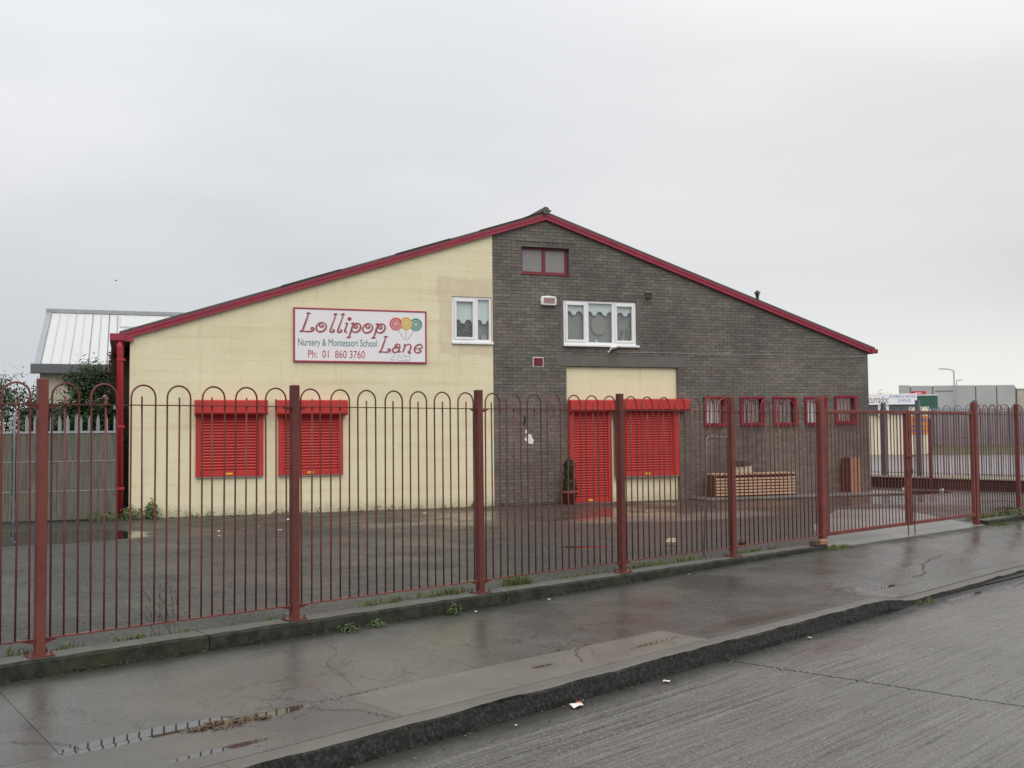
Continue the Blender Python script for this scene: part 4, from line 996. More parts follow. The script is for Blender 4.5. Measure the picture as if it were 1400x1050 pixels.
for k in range(260): b.leaf((random.uniform(-.28, .25), random.uniform(-.14, .14), .13 + random.random() * .16), .028, (random.uniform(-1, 1), random.uniform(-1, 1), 1))
b.build('foliage', 'dead', po)
# upright crate of boards by the corner
cr = B(16.62, -.42); ct = tag(empty('timber_crate', (cr.x, cr.y, Z0 + .04), BA), 'tall narrow crate of pale orange boards standing near the wall corner', 'crate')
MB().bbox(0, .02, .0, .34, 0, .87, .004).build('side_panel', 'brown_wood', ct)
for k in range(3): MB().bbox(.023 + k * .100, .023 + k * .100 + .088, .0, .03, 0.0, random.uniform(.84, .88), .003).build('board', 'orange_wood', ct)
MB().box(.022, .31, .031, .33, .02, .82).build('body', 'brown_wood', ct)
# thin grey pipe frame just behind the railing
pf = tag(empty('pipe_frame', (8.43, .47, Z0)), 'thin grey bent pipe frame standing behind the railing near its last post', 'pipe frame')
MB().tube([(-.05, 0, 0), (.03, 0, 1.0), (.055, 0, 1.50), (.09, 0, 1.525), (.48, 0, 1.515), (.52, .02, 1.49), (.53, .02, 0)], .011, 8).build('pipe', 'pipe_grey', pf, smooth=True)
# loose stones and litter
def stone(name, x, y, z, s, m_, label, cat, group=None):
    b = MB(); n_ = 8; vs = []
    for zz, rr in ((0, .8), (.45, 1.0), (.85, .7)):
        for k in range(n_): a = 6.283 * k / n_; r = rr * s * random.uniform(.8, 1.15); vs.append((r * math.cos(a), r * .8 * math.sin(a), zz * s * 1.1))
    fs = [(i * n_ + k, i * n_ + (k + 1) % n_, (i + 1) * n_ + (k + 1) % n_, (i + 1) * n_ + k) for i in range(2) for k in range(n_)] + [tuple(range(2 * n_, 3 * n_))]
    o = b.add(vs, fs).build(name, m_); o.location = (x, y, z); tag(o, label, cat, group); return o
stone('stone', 9.05, 1.55, Z0, .10, 'pale_pot', 'pale lump of stone lying in the yard behind the railing', 'stone')
stone('stone', 9.75, .85, Z0, .07, 'brown_wall', 'small brown stone in the yard behind the last railing bay', 'stone')
for k, (x, y, rot, sz, lb) in enumerate(((10.17, -.05, .2, 1.0, 'dark broken brick lying on the plinth against the gate post'), (10.31, -.06, -.3, .7, 'half brick leaning on the foot of the left gate post'))):
    o = MB().bbox(-.11 * sz, .11 * sz, -.05, .05, 0, .075, .012).build('brick', 'brown_wall' if k == 0 else 'orange_wood'); o.location = (x, y, .152); o.rotation_euler = (0, 0, rot); tag(o, lb, 'brick')
def litter(x, y, z, m_, size, label, group=None, rot=0):
    b = MB(); q = [(-1, -.5, 0), (-.2, -.65, .25), (.8, -.4, .05), (1, .3, .3), (.1, .6, .1), (-.8, .5, .35)]
    b.add([(u * size, v_ * size, w_ * size + .004) for u, v_, w_ in q] + [(0, 0, size * .45)], [(0, 1, 6), (1, 2, 6), (2, 3, 6), (3, 4, 6), (4, 5, 6), (5, 0, 6)])
    o = b.build('litter', m_); o.location = (x, y, z); o.rotation_euler = (0, 0, rot); tag(o, label, 'litter', group); return o
litter(2.565, -2.93, -.133, 'pale_swirl', .055, 'crumpled pink and white wrapper in the gutter below the kerb')
litter(2.60, -2.915, -.118, 'lolly_red', .022, 'red torn end of the wrapper in the gutter')
rg = random.Random(11)
for (x, y, z, s) in ((3.55, -2.90, -.133, .028), (1.95, -2.99, -.133, .014), (5.75, -2.73, -.133, .022),
                     (4.9, -.25, .03, .025), (3.9, -.28, .03, .02), (7.2, -.22, .06, .018)):
    litter(x, y, z, rg.choice(('paper', 'pale_swirl', 'paper')), s, 'small pale scrap of litter along the kerb and plinth', 'small pale litter scraps', rg.uniform(0, 6))
for (x, y, s) in ((5.6, 8.4, .035), (5.2, 7.6, .03), (6.4, 7.8, .03), (6.5, 8.7, .022), (7.6, 9.6, .06), (10.3, 8.9, .035), (11.8, 5.0, .06), (8.6, 6.8, .025), (13.6, 5.9, .03)):
    litter(x, y, Z0, rg.choice(('paper', 'pale_swirl')), s, 'small pale scrap of litter lying in the yard', 'pale litter scraps in the yard', rg.uniform(0, 6))
def crack(pts, w, jit, seed):
    r_ = random.Random(seed); P = [Vector((x, y, 0)) for x, y in catmull(pts, 14)]; L = []; Rr = []
    for i, p_ in enumerate(P):
        d = (P[min(i + 1, len(P) - 1)] - P[max(i - 1, 0)]).normalized(); q_ = Vector((-d.y, d.x, 0)); o_ = q_ * r_.gauss(0, jit); ww = w * r_.uniform(.3, 1.3)
        for S_, sg_ in ((L, 1), (Rr, -1)): v_ = p_ + o_ + q_ * sg_ * ww; S_.append((v_.x, v_.y, path_z(v_.x, v_.y) + .0035))
    n_ = len(P); return MB().add(L + Rr, [(i, i + n_, i + n_ + 1, i + 1) for i in range(n_ - 1)]).build('crack', 'joint', fp)
crack([(2.10, -.45), (1.98, -.85), (1.70, -1.15), (1.62, -1.45), (1.45, -1.90)], .0018, .006, 1)
crack([(-.95, -1.25), (-.75, -1.55), (-.50, -1.80), (-.43, -2.0)], .0035, .010, 2)
crack([(9.35, -1.86), (9.75, -1.80), (10.3, -1.52), (11.2, -1.35)], .007, .012, 3)
crack([(3.66, -1.98), (3.4, -2.10), (3.15, -2.42)], .004, .012, 4)
crack([(5.2, -1.1), (5.9, -1.35), (6.4, -1.9), (6.5, -2.3)], .003, .015, 5)
crack([(.95, -2.2), (1.15, -2.42), (1.2, -2.7)], .005, .012, 6)
b = MB()
for k in range(900):
    x = rg.uniform(-.5, 9.5); dd_ = .06 + rg.random() ** 2 * .28; y = yk(x) - dd_
    b.leaf((x, y, -.128 + .006 * rg.random()), .004 + .011 * rg.random() ** 2, (rg.uniform(-.5, .5), rg.uniform(-.5, .5), 1), rg.random() ** 3)
b.build('gutter_debris', 'debris', kind='stuff')
# leaf mush beside the path puddle
b = MB()
for k in range(300):
    a = rg.uniform(0, 6.28); r = math.sqrt(rg.random()); c_ = rg.choice(((.22, -2.10, .10, .03), (.34, -2.05, .06, .02), (.52, -2.10, .10, .04), (.40, -2.17, .14, .035), (.62, -2.16, .05, .02)))
    x, y = c_[0] + c_[2] * r * math.cos(a), c_[1] + c_[3] * r * math.sin(a)
    b.leaf((x, y, path_z(x, y) + .004 + .006 * rg.random()), .007 + .012 * rg.random(), (rg.uniform(-.5, .5), rg.uniform(-.5, .5), 1))
b.build('leaf_litter', 'dead', kind='stuff')

# ------------------------------------------------------------------ weeds and grass
b = MB()
def tufts(x0, x1, y0, y1, z, n_, h, spread=.5):
    for k in range(n_):
        cx_, cy_ = rg.uniform(x0, x1), rg.uniform(y0, y1)
        for j in range(rg.randint(8, 18)): b.blade((cx_ + rg.gauss(0, .03), cy_ + rg.gauss(0, .03), z), h * rg.uniform(.4, 1.1), rg.uniform(.02, h * spread), .004)
tufts(.1, .9, .14, .30, Z0, 12, .045); tufts(2.9, 4.15, .14, .35, Z0, 26, .055); tufts(3.7, 4.15, .14, .3, Z0, 12, .08); tufts(4.75, 5.1, .14, .3, Z0, 18, .12); tufts(5.2, 6.3, .14, .25, Z0, 9, .05)
tufts(6.5, 8.2, .14, .36, Z0, 34, .07); tufts(8.45, 9.8, .14, .30, Z0, 22, .06); tufts(1.2, 2.4, .14, .3, Z0, 6, .04); tufts(-3, 0, .14, .3, Z0, 40, .07)
tufts(10.3, 10.75, -.22, -.08, .09, 22, .06); tufts(15.3, 16.2, -.3, -.15, .08, 16, .06); tufts(8.15, 8.5, -2.56, -2.45, -.14, 8, .05)
tufts(15.6, 18.5, .15, .4, Z0, 60, .12)
b.build('grass', 'grass', kind='stuff')
b = MB()
for k in range(170):                                       # moss and seedlings at the wall foot
    s = rg.uniform(-.1, 7.6); n_ = -rg.random() ** 2 * .22 - .02; P_ = B(s, n_, Z0)
    dens = 1 if s > 1.2 else 2.2
    for j in range(int(5 * dens)): b.leaf((P_.x + rg.gauss(0, .03), P_.y + rg.gauss(0, .02), Z0 + rg.random() ** 2 * (.10 if s > 1 else .2)), .012 + .014 * rg.random(), (rg.uniform(-1, 1), rg.uniform(-1, 1), 1), rg.random() * .7)
for k in range(90):
    s = rg.uniform(7.6, 9.2); P_ = B(s, -rg.random() * .12 - .02, Z0)
    for j in range(5): b.leaf((P_.x + rg.gauss(0, .03), P_.y, Z0 + rg.random() ** 2 * .07), .012 + .01 * rg.random(), (rg.uniform(-1, 1), rg.uniform(-1, 1), 1), rg.random() * .5)
for k in range(260):
    x = rg.uniform(-.6, 10.3); y = -.14 - rg.random() ** 2 * .12
    for j in range(3): b.leaf((x + rg.gauss(0, .03), y, path_z(x, -.2) + rg.random() * .025), .008 + .010 * rg.random(), (rg.uniform(-1, 1), rg.uniform(-1, 1), 1), rg.random() * .5)
b.build('moss', 'ivy', kind='stuff')
def weed(x, y, z, n_, h, r, label, m_='weed', group=None):
    t_ = tag(empty('weed', (x, y, z)), label, 'weed', group); b_ = MB(); s_ = MB()
    for k in range(n_):
        a = rg.uniform(0, 6.28); rr = r * math.sqrt(rg.random()); zz = h * rg.random() * (1 - .5 * rr / r)
        b_.leaf((rr * math.cos(a), rr * math.sin(a), zz + .01), h * .07 + .010, (math.cos(a), math.sin(a), 1.0))
    for k in range(6): a = k * 1.05; s_.tube([(0, 0, 0), (r * .5 * math.cos(a), r * .5 * math.sin(a), h * .7)], .003, 4)
    b_.build('leaves', m_, t_); s_.build('stems', 'twig', t_)
weed(2.52, -.20, 0.02, 80, .09, .10, 'leafy weed at the plinth foot just right of the second post')
weed(2.82, -.19, 0.02, 80, .08, .10, 'spreading weed at the plinth foot right of the second post and its neighbour')
weed(3.70, -.19, 0.03, 100, .11, .08, 'bushy green weed at the plinth foot left of the third post')
P_ = B(.42, -.12); weed(P_.x, P_.y, Z0, 160, .42, .14, 'tall leafy weed against the cream wall near its left corner')
P_ = B(.02, -.12); weed(P_.x, P_.y, Z0, 260, .30, .25, 'dense low weeds at the foot of the red downpipe')
P_ = B(-.45, -.30); weed(P_.x, P_.y, Z0, 300, .22, .32, 'sprawling weeds before the weathered boards beside the downpipe')
P_ = B(7.05, -.06); weed(P_.x, P_.y, Z0, 40, .16, .06, 'small weed at the cream wall foot near the brick')
weed(16.65, .05, .17, 240, .20, .30, 'bright green weed clump on the plinth at the right picture edge')
tw = tag(empty('dead_weed', (1.05, .22, Z0)), 'dead brown twiggy weed standing up behind the first full railing bay', 'weed')
b = MB()
for k in range(6):
    x0 = rg.gauss(0, .07); l_ = rg.uniform(.15, .42); dx = rg.gauss(0, .10)
    b.tube([(x0, rg.gauss(0, .03), 0), (x0 + dx * .5, 0, l_ * .6), (x0 + dx, rg.gauss(0, .03), l_)], .002, 4)
    for j in range(3): zz = l_ * rg.uniform(.4, .95); b.tube([(x0 + dx * zz / l_, 0, zz), (x0 + dx * zz / l_ + rg.gauss(0, .05), 0, zz + .07)], .0015, 4)
b.build('stems', 'twig', tw)
b = MB()
for k in range(90): zz = rg.uniform(.1, .5); b.leaf((rg.gauss(0, .11), rg.gauss(0, .03), zz), .010, (rg.uniform(-1, 1), -1, rg.uniform(-1, 1)))
b.build('dead_leaves', 'dead', tw)

# ------------------------------------------------------------------ weathered palisade gates to the left
pg = tag(empty('palisade_fence', BO, BA), 'grey palisade fence clad with weathered boards left of the school', 'fence')
for (s0, s1) in ((-6.6, -4.9), (-4.86, -3.5), (-3.46, -2.06), (-1.99, -.935), (-.90, -.24)):
    for (z0, z1) in ((.165, .708), (.716, 1.268), (1.276, 1.80)):
        s = s0; w0 = .168
        n_ = max(1, round((s1 - s0) / w0)); w0 = (s1 - s0) / n_
        for k in range(n_): MB().bbox(s0 + k * w0 + .0015, s0 + (k + 1) * w0 - .0015, -.172 + rg.uniform(-.003, .003), -.150, z0, z1, .003).build('board', 'board', pg)
    for q_ in ((-.185, -.173, 1.805, 1.845), (-.178, -.1735, .706, .718), (-.178, -.1735, 1.266, 1.278), (-.149, -.11, 1.55, 1.60), (-.149, -.11, .45, .50)): MB().box(s0, s1, *q_).build('rail', 'galv', pg)
    n_ = max(2, round((s1 - s0) / .148))
    for k in range(n_ + 1):
        x = s0 + .03 + (s1 - s0 - .06) * k / n_; w_ = .030 if k not in (0, n_) else .020
        zt = 2.15 + rg.uniform(-.012, .012)
        b = MB().prism([(x - w_, .3), (x + w_, .3), (x + w_, zt - .10), (x + w_ * .1, zt), (x - w_ * .1, zt), (x - w_, zt - .10)], -.108, -.100)
        b.prism([(x - .006, .3), (x + .006, .3), (x + .006, zt - .06), (x - .006, zt - .06)], -.116, -.109); b.build('pale', 'pale_metal', pg)
for s in (-2.025, -.92): MB().bbox(s - .030, s + .015, -.10, -.03, .13, 2.17, .004).build('fence_post', 'pale_metal', pg)
MB().prism([(-1.60, 1.56), (-1.57, 1.52), (-1.54, 1.56), (-1.555, 1.60), (-1.56, 1.66), (-1.58, 1.66), (-1.585, 1.60)], -.19, -.174).build('lock_plate', 'black_metal', pg)
cb_ = MB().bbox(-.30, -.18, .12, .16, 2.26, 2.36, .006).build('meter_box', 'pale_metal'); cb_.location = BO; cb_.rotation_euler = (0, 0, BA); tag(cb_, 'tiny pale box on the side wall beside the red downpipe', 'box')

# ------------------------------------------------------------------ white roofed shed behind
WO = (10.735, 33.745, 0); wb = tag(empty('white_roofed_shed', WO, BA), 'industrial shed with white ribbed metal roof behind the palisade', 'building')
WZ, WW, WH = 4.504, 6.3, 2.66
MB().box(.15, 22, .10, .3, 0, WZ - .22).box(.15, .35, .302, WW * 2 - .1, 0, WZ - .22).prism([(.3, 0), (1, 0), (1, .1), (.3, .1)], 12.2, 12.4).build('wall', 'old_render', wb)
MB().add([(.15, .1, WZ - .21), (.15, WW, WZ + WH - .2), (.15, 2 * WW - .1, WZ - .21), (.35, .1, WZ - .21), (.35, WW, WZ + WH - .2), (.35, 2 * WW - .1, WZ - .21)], [(0, 1, 2), (3, 5, 4)]).build('gable_wall', 'old_render', wb)
shr = MB().add([(0, 0, WZ), (22, 0, WZ), (22, WW, WZ + WH), (0, WW, WZ + WH)], [(0, 1, 2, 3)]).add([(0, WW, WZ + WH), (22, WW, WZ + WH), (22, 2 * WW, WZ), (0, 2 * WW, WZ)], [(0, 1, 2, 3)]).build('roof', 'gutter_grey', wb)
pw = .335
pan = MB().add([(.0, -.02, .015), (pw - .001, -.02, .015), (pw - .001, WW - .05, WH + .0), (.0, WW - .05, WH + .0), (.0, -.02, .04), (.03, -.02, .04), (.03, WW - .05, WH + .025), (.0, WW - .05, WH + .025)], [(0, 1, 2, 3), (4, 5, 6, 7), (5, 0, 3, 6), (4, 7, 6, 5)]).mesh('roof_panel', 'roof_white')
for k in range(36): link('roof_panel', pan, shr, (.18 + k * pw, 0, WZ))
MB().box(.0, .30, -.02, .0, WZ - .02, WZ).add([(-.05, -.05, WZ + .02), (.17, -.05, WZ + .02), (.17, WW, WZ + WH + .05), (-.05, WW, WZ + WH + .05)], [(0, 1, 2, 3)]).build('verge_flashing', 'galv', shr)
MB().box(-.05, 22, WW - .12, WW + .12, WZ + WH + .0, WZ + WH + .17).build('ridge_flashing', 'galv', shr)
sk = MB().add([(3.0, WW * .70, WZ + WH * .70 + .09), (5.35, WW * .70, WZ + WH * .70 + .09), (5.35, WW * .92, WZ + WH * .92 + .09), (3.0, WW * .92, WZ + WH * .92 + .09), (3.0, WW * .70, WZ + WH * .70 + .03), (5.35, WW * .70, WZ + WH * .70 + .03)], [(0, 1, 2, 3), (4, 5, 1, 0)])
sk.build('rooflight', 'roof_white', shr)
MB().bbox(-.15, 22, -.28, -.02, WZ - .36, WZ + .01, .02).build('gutter', 'gutter_grey', wb)

# ------------------------------------------------------------------ shrubs
def bush(name, label, cat, c, rad, n_, size, m_, stems, gaps=1.0, group=None, clumps=40, seed=1, cl=(.12, .3)):
    lo_, hi_ = cl
    r_ = random.Random(seed); t_ = tag(empty(name, c), label, cat, group); b_ = MB(); s_ = MB(); cl = []
    for k in range(clumps):
        while True:
            p_ = Vector((r_.uniform(-1, 1), r_.uniform(-1, 1), r_.uniform(-1, 1)))
            if p_.length < 1: break
        p_ = Vector((p_.x * rad[0], p_.y * rad[1], rad[2] + p_.z * rad[2])); cl.append((p_, r_.uniform(lo_, hi_) * min(rad), r_.random()))
    for k in range(n_):
        p_, cr_, tn = r_.choice(cl); d = Vector((r_.gauss(0, 1), r_.gauss(0, 1), r_.gauss(0, 1))) * cr_ * .75
        q_ = p_ + d
        if q_.z < .02: continue
        random.seed(k * 7 + seed); b_.leaf(q_, size * r_.uniform(.6, 1.3), d + Vector((0, 0, .4 * cr_)), min(1, max(0, tn * .6 + r_.uniform(-.2, .4))))
    for k in range(stems):
        e = r_.choice(cl)[0]; s_.tube([(r_.gauss(0, .1), r_.gauss(0, .1), 0), (e.x * .5, e.y * .5, e.z * .55), tuple(e)], .03, 5, radii=[.035, .022, .008])
    s_.build('stems', 'bark', t_); b_.build('foliage', m_, t_); return t_
bush('hedge_shrub', 'loose green shrub rising above the palisade at the left picture edge', 'shrub', (4.75, 17.5, .1), (1.15, .8, 1.50), 15000, .045, 'leaf', 12, clumps=150, seed=3, cl=(.14, .36))
bush('hedge_shrub', 'smaller shrub in front of the pale shed wall corner', 'shrub', (5.55, 16.9, .1), (.55, .5, 1.28), 7000, .042, 'leaf', 8, clumps=60, seed=5, cl=(.16, .4))
sp = tag(empty('sapling', (4.75, 18.2, .1)), 'thin bare topped sapling sticking up at the far left edge', 'tree')
b = MB(); b2 = MB()
for k in range(7):
    a = rg.uniform(0, 6.28); h = rg.uniform(2.6, 3.45); b.tube([(0, 0, 0), (.1 * math.cos(a), .1 * math.sin(a), 1.8), (.35 * math.cos(a), .35 * math.sin(a), h)], .02, 5, radii=[.03, .018, .005])
    for j in range(26): t_ = rg.uniform(.55, 1); b2.leaf((.35 * math.cos(a) * t_ + rg.gauss(0, .09), .35 * math.sin(a) * t_ + rg.gauss(0, .09), h * t_ + rg.gauss(0, .08)), .045, (rg.uniform(-1, 1), rg.uniform(-1, 1), 1), rg.random() * .6)
b.build('trunk', 'bark', sp); b2.build('foliage', 'leaf', sp)
bush('ivy_thicket', 'dark ivy thicket against the shed below its gutter beside the downpipe', 'shrub', (6.00, 15.25, .1), (.66, .5, 1.60), 26000, .040, 'ivy', 10, clumps=150, seed=9, cl=(.2, .46))
bush('ivy_thicket', 'low dark ivy behind the palisade pales nearest the school', 'shrub', (5.3, 14.9, .1), (1.25, .4, 1.12), 18000, .040, 'ivy', 8, clumps=110, seed=12, cl=(.25, .5))
bush('ivy_thicket', 'low dark ivy behind the palisade pales at the left picture edge', 'shrub', (3.3, 15.9, .1), (1.3, .4, 1.12), 14000, .040, 'ivy', 8, clumps=100, seed=14, cl=(.25, .5))
ax = tag(empty('rear_annex', BO, BA), 'narrow brown wall with creeper behind the red downpipe', 'building')
MB().box(-.40, -.001, 4.0, 9.0, 0, 3.74).build('wall', 'brown_wall', ax)
b = MB()
for k in range(700): b.leaf((-.41 + rg.gauss(0, .03), rg.uniform(4, 6), rg.uniform(1.8, 3.7)), .03, (-1, rg.uniform(-1, 0), rg.uniform(-.5, .5)))
for k in range(500): b.leaf((rg.uniform(-.44, -.2), 3.97 + rg.gauss(0, .02), rg.uniform(1.6, 3.7)), .03, (0, -1, rg.uniform(-.5, .5)), rg.random() * .4)
b.build('creeper', 'dead', ax)

# ------------------------------------------------------------------ right hand background
# dwarf wall and slate grey railing at the side boundary
dw = tag(empty('dwarf_wall', (24.62, 0, 0)), 'low dark brick wall with pale coping along the side boundary', 'wall')
for j in range(4):
    y = .2 - (.11 if j % 2 else 0)
    while y < 11.5:
        y1 = min(y + .225, 11.5); MBx(-.10 + rg.uniform(-.003, .003), .10, max(y, .2) + .005, y1 - .005, .10 + j * .075 + .005, .10 + j * .075 + .070).build('brick', 'dwarf_brick', dw) if y1 - max(y, .2) > .05 and j * 52 < 300 else None
        y = y1
MB().box(-.09, .09, .2, 11.5, 0, .40).build('mortar_core', 'mortar', dw)
b = MB()
for k in range(12): MB().bbox(-.14, .14, .2 + k * .94, .2 + k * .94 + .93, .402, .455, .008).build('coping_stone', 'coping', dw)
sf = tag(empty('side_railing', (24.62, 0, .455)), 'slate grey bow-top railing standing on the dwarf wall', 'fence')
MB().bbox(-.30, -.24, 5.28, 5.34, -.3, 1.55, .004).build('rusty_post', 'fence', sf)
sh_me = MB().tube([(0, y, z) for y, z in [(-.10, .05), (-.10, 1.78)] + [(-.10 * math.cos(a), 1.78 + .10 * math.sin(a)) for a in [PI * k / 8 for k in range(1, 8)]] + [(.10, 1.78), (.10, .05)]], .009, 6).mesh('hoop', 'slate_fence')
sb_me = MB().tube([(0, 0, .05), (0, 0, 1.78)], .009, 6).mesh('bar', 'slate_fence')
pn = MB().box(-.02, .02, .25, 11.4, 1.66, 1.675).build('rail', 'slate_fence', sf); MB().box(-.02, .02, .25, 11.4, .08, .095).build('rail', 'slate_fence', sf)
for k in range(36): link('hoop', sh_me, pn, (0, .45 + k * .30, 0)); link('bar', sb_me, pn, (0, .45 + k * .30, 0))
for y in (.3, 2.4, 4.2, 5.75, 6.75, 8.9, 11.2): MB().bbox(-.055, .055, y - .055, y + .055, 0, 2.0 if y not in (5.75,) else 2.05, .006).build('post', 'slate_fence', sf)
# gate drain stones by the corner
for k, (x, y, s) in enumerate(((22.9, 5.3, .11), (23.5, 4.6, .08))): stone('rubble', x, y, Z0, s, 'coping', ('pale lump of rubble by the school corner, the larger' if k == 0 else 'pale lump of rubble near the dwarf wall, the smaller'), 'rubble')
# kerb across the estate road, verge and palisade
MB().add([(32.4, 12.2, 0), (34.6, 6.9, 0), (38, -1, 0), (38.25, -.9, 0), (34.85, 7.0, 0), (32.65, 12.3, 0), (32.4, 12.2, .12), (34.6, 6.9, .12), (38, -1, .12), (38.25, -.9, .12), (34.85, 7.0, .12), (32.65, 12.3, .12)],
         [(6, 7, 10, 11), (7, 8, 9, 10), (0, 1, 7, 6), (1, 2, 8, 7)]).build('far_kerb', 'coping', kind='structure')
MB().add([(64.0, 25.2, .002), (70.2, 14.0, .002), (110, -40, .002), (122, -30, .6), (80, 20, .55), (71.2, 28.3, .5)], [(0, 1, 4, 5), (1, 2, 3, 4)]).build('grass_verge', 'verge', kind='structure')
pf_ = tag(empty('far_palisade_fence', (0, 0, 0)), 'distant mauve grey palisade fence above the grass verge', 'fence')
a = Vector((71.0, 28.1, .5)); d = Vector((76.0, 23.5, .45)) - a; n_ = 150; b = MB(); per = Vector((-d.y, d.x, 0)).normalized() * .02
L_ = d.length; dn = d.normalized()
for k in range(n_):
    c_ = a + dn * (-.4 + k * .155); w_ = dn * .048
    b.add([c_ - w_, c_ + w_, c_ + w_ + Vector((0, 0, 2.62)), c_ + Vector((0, 0, 2.78)), c_ - w_ + Vector((0, 0, 2.62))] + [x + per for x in (c_ - w_, c_ + w_, c_ + w_ + Vector((0, 0, 2.62)), c_ + Vector((0, 0, 2.78)), c_ - w_ + Vector((0, 0, 2.62)))],
          [(0, 1, 2, 3, 4), (9, 8, 7, 6, 5), (0, 5, 6, 1), (1, 6, 7, 2), (4, 3, 8, 9)])
b.build('pales', 'far_palisade', pf_, kind='stuff')
b = MB()
for z in (.5, 2.2):
    e = a + dn * (n_ * .155); o_ = per * 2
    b.add([a - dn * .4 + o_ + Vector((0, 0, z)), e + o_ + Vector((0, 0, z)), e + o_ + Vector((0, 0, z + .09)), a - dn * .4 + o_ + Vector((0, 0, z + .09))], [(0, 1, 2, 3)])
for k in range(9):
    c_ = a + dn * (k * 2.75) + per * 3; w_ = dn * .09
    b.add([c_ - w_, c_ + w_, c_ + w_ + Vector((0, 0, 2.7)), c_ - w_ + Vector((0, 0, 2.7)), c_ - w_ + per * 4, c_ + w_ + per * 4, c_ + w_ + per * 4 + Vector((0, 0, 2.7)), c_ - w_ + per * 4 + Vector((0, 0, 2.7))], [(0, 1, 2, 3), (1, 5, 6, 2), (0, 3, 7, 4)])
b.build('rails_and_posts', 'slate_fence', pf_)
bk = tag(MB().add([tuple(a + dn * -.4 + per * 60), tuple(a + dn * 24 + per * 60), tuple(a + dn * 24 + per * 60 + Vector((0, 0, 2.3))), tuple(a - dn * .4 + per * 60 + Vector((0, 0, 2.3))), tuple(a + dn * -.4 + per * 80), tuple(a + dn * 24 + per * 80), tuple(a + dn * 24 + per * 80 + Vector((0, 0, 2.3))), tuple(a - dn * .4 + per * 80 + Vector((0, 0, 2.3)))],
     [(0, 1, 2, 3), (3, 2, 6, 7), (0, 3, 7, 4), (1, 5, 6, 2)]).build('yard_wall', 'far_concrete'), 'grey yard wall seen through the distant palisade', 'wall')
# merchant's unit: cream sheeting, dark fascia and name board
CA = math.atan2(25.461 - 28.264, 65.041 - 61.937); CO = (61.937, 28.264, 0)
cbd = tag(empty('merchant_unit', CO, CA), 'cream sheeted trade unit with dark fascia beyond the school corner', 'building')
MB().box(-3.0, 4.14, .05, 6, 0, 2.85).build('wall', 'cream_far', cbd)
for k in range(23): MB().bbox(-2.98 + k * .31, -2.98 + k * .31 + .20, .0, .049, .02, 2.84, .01).build('cladding_panel', 'cream_far', cbd)
MB().bbox(-3.2, 2.75, -.30, 6.1, 2.852, 3.34, .02).build('fascia', 'dark_fascia', cbd)
MB().box(2.752, 4.2, -.02, 6.1, 2.851, 3.20).build('parapet', 'cream_far', cbd)
MB().bbox(.70, 1.0, -.34, -.301, 2.6, 3.34, .01).bbox(1.12, 1.42, -.34, -.301, 2.6, 3.34, .01).build('fascia_strip', 'cream_far', cbd)
ns = tag(empty('merchant_sign', CO, CA), 'long white plumbing merchant name board beyond the school corner', 'sign')
MB().bbox(-.2, 3.27, -.42, -.34, 3.345, 4.06, .01).build('board', 'white_paint', ns)
text_mesh('curradoc', .06, 1.40, 3.45, 3.93, -.421, 'text_black', 'lettering', ns, .2)
text_mesh('PLUMBERS & HEATING', 1.46, 3.20, 3.78, 3.97, -.421, 'text_blue', 'lettering', ns)
text_mesh('SUPPLIES', 1.98, 2.88, 3.50, 3.69, -.421, 'text_blue', 'lettering', ns)
op = tag(empty('orange_poster', CO, CA), 'orange poster with dark lettering lines on the cream trade unit', 'poster')
MB().bbox(2.65, 4.06, -.06, -.001, 1.40, 2.58, .01).build('board', 'orange', op)
b = MB()
for z in (1.55, 1.85): b.box(2.80, 3.95, -.064, -.061, z, z + .10)
for k in range(7): b.box(3.12 + k * .13, 3.12 + k * .13 + .09, -.064, -.061, 2.18, 2.42)
b.build('printed_marks', 'text_blue', op)
# green hoarding and red sign further off
gd = tag(empty('green_hoarding', (78.813, 33.0, 0), R(-42)), 'plain dark green hoarding behind the merchant name board', 'hoarding')
MB().bbox(-2.2, 1.42, -.1, .1, 3.3, 4.40, .02).build('panel', 'hoard_green', gd); MB().box(-2.2, 1.45, -.12, .12, 4.401, 4.47).build('top_trim', 'white_paint', gd)
b = MB()
for x in (-2.0, -.4, 1.2): b.box(x, x + .14, -.07, .07, 0, 3.299)
b.build('legs', 'slate_fence', gd)
FA = R(-42); FO = (138.9, 66.4, 0)
wh = tag(empty('warehouse', FO, FA), 'long flat roofed grey concrete warehouse on the right skyline', 'building')
MB().add([(.1, .12, 0), (16.6, .12, 0), (26.6, 20, 0), (8.6, 20, 0), (.1, .12, 7.75), (16.6, .12, 7.75), (26.6, 20, 7.75), (8.6, 20, 7.75)], [(0, 3, 2, 1), (4, 5, 6, 7), (0, 1, 5, 4), (1, 2, 6, 5), (2, 3, 7, 6), (3, 0, 4, 7)]).build('wall', 'far_joint', wh)
xs = [0, 1.7, 4.85, 8.0, 11.0, 14.0, 16.68]
for i in range(len(xs) - 1): MB().bbox(xs[i] + .07, xs[i + 1] - .07, 0, .119, .02, 7.86 if i else 7.95, .05).build('wall_panel', 'far_concrete', wh)
for x in (8.1,): MB().bbox(x - 2.9, x - .35, -.05, -.001, 7.0, 7.10, .01).build('ledge', 'far_joint', wh)
wh2 = tag(empty('warehouse', (161.7, 59.2, 0), FA), 'second paler warehouse cut off by the right picture edge', 'building')
MB().box(-.1, 24, 0, 20, 0, 7.5).build('wall', 'old_render', wh2); MB().bbox(-.3, 24, -.1, 20.1, 7.501, 7.7, .03).build('parapet', 'far_concrete', wh2)
rs = tag(empty('red_sign', (130.6, 60.4, 0), FA), 'small red sign with white lettering before the grey warehouse', 'sign')
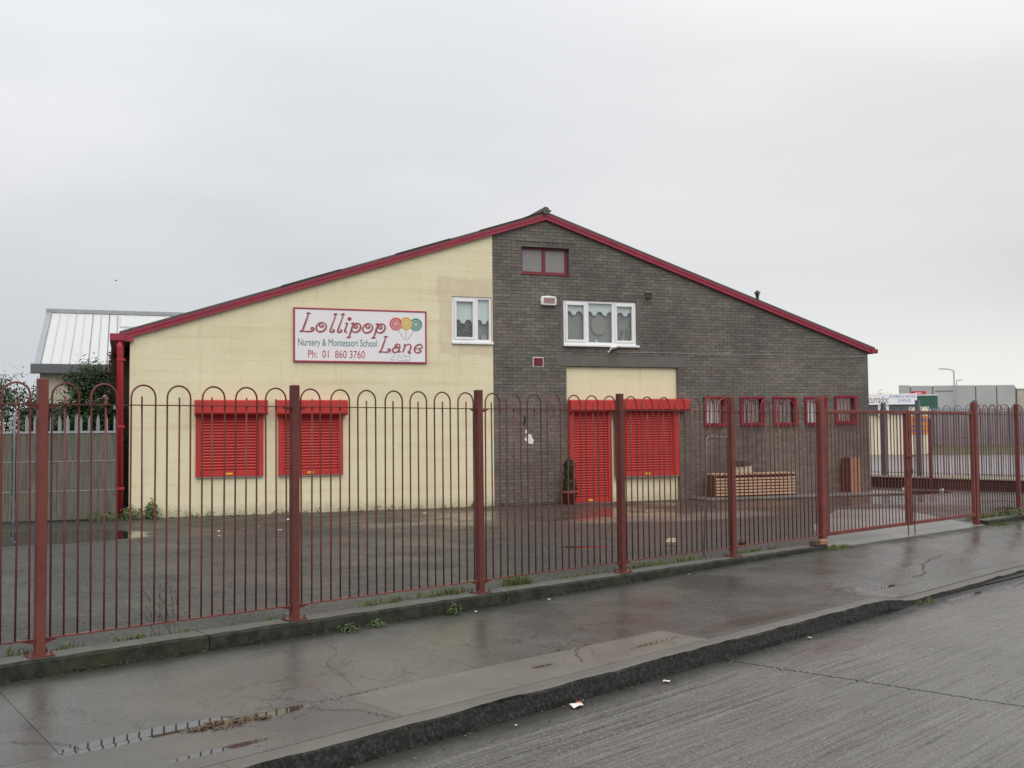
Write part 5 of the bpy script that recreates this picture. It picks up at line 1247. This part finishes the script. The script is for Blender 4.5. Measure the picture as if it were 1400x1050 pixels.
MB().bbox(0, 2.05, -.1, .1, 6.28, 6.72, .02).build('board', 'sign_red', rs); MB().box(.6, 1.5, -.105, -.101, 6.38, 6.50).build('lettering', 'white_paint', rs); MB().box(.9, 1.1, -.05, .05, 0, 6.279).build('leg', 'pale_metal', rs)
def lamp(x, y, h, reach, rot, label):
    t_ = tag(empty('street_lamp', (x, y, 0), rot), label, 'street lamp', 'street lamps on the estate')
    MB().tube([(0, 0, 0), (0, 0, 1.2), (0, 0, h)], .09, 8, radii=[.13, .10, .07]).build('column', 'pale_metal', t_, smooth=True)
    MB().tube([(0, 0, h - .02), (reach * .4, 0, h + .10), (reach, 0, h + .20)], .05, 6).build('arm', 'pale_metal', t_)
    s_ = 1 if reach > 0 else -1
    MB().add([(reach, -.11, h + .12), (reach + s_ * .78, -.13, h + .14), (reach + s_ * .78, .13, h + .14), (reach, .11, h + .12), (reach, -.05, h + .28), (reach + s_ * .70, -.07, h + .30), (reach + s_ * .70, .07, h + .30), (reach, .05, h + .28)], [(0, 3, 2, 1), (4, 5, 6, 7), (0, 1, 5, 4), (1, 2, 6, 5), (2, 3, 7, 6), (3, 0, 4, 7)]).build('lantern', 'galv', t_)
lamp(105.4, 42.6, 7.75, -.75, R(-42), 'grey street lamp with a long arm above the warehouse roofline')
lamp(144.5, 60.6, 8.35, .15, R(-30), 'fainter street lamp lantern further off, low beside the nearer column')
bush('far_tree', 'dark tree crown just showing over the merchant name board', 'tree', (81.4, 37.4, 0), (1.05, 1.0, 2.72), 5200, .10, 'ivy', 8, clumps=40, seed=21)
# a bird far up on the left
bd_ = MB().add([(0, 0, 0), (.10, .02, .02), (.05, 0, .05), (-.08, 0, .02), (.02, -.22, .09), (.06, -.05, .03), (.02, .22, .09), (.06, .05, .03), (0, 0, -.03)], [(0, 1, 2), (0, 2, 3), (4, 5, 0), (6, 0, 7), (8, 1, 0), (8, 0, 3)]).build('bird', 'black_metal')
bd_.location = (20.7, 51.4, 10.6); bd_.rotation_euler = (0, 0, R(20)); tag(bd_, 'tiny dark bird flying in the grey sky on the left', 'bird')
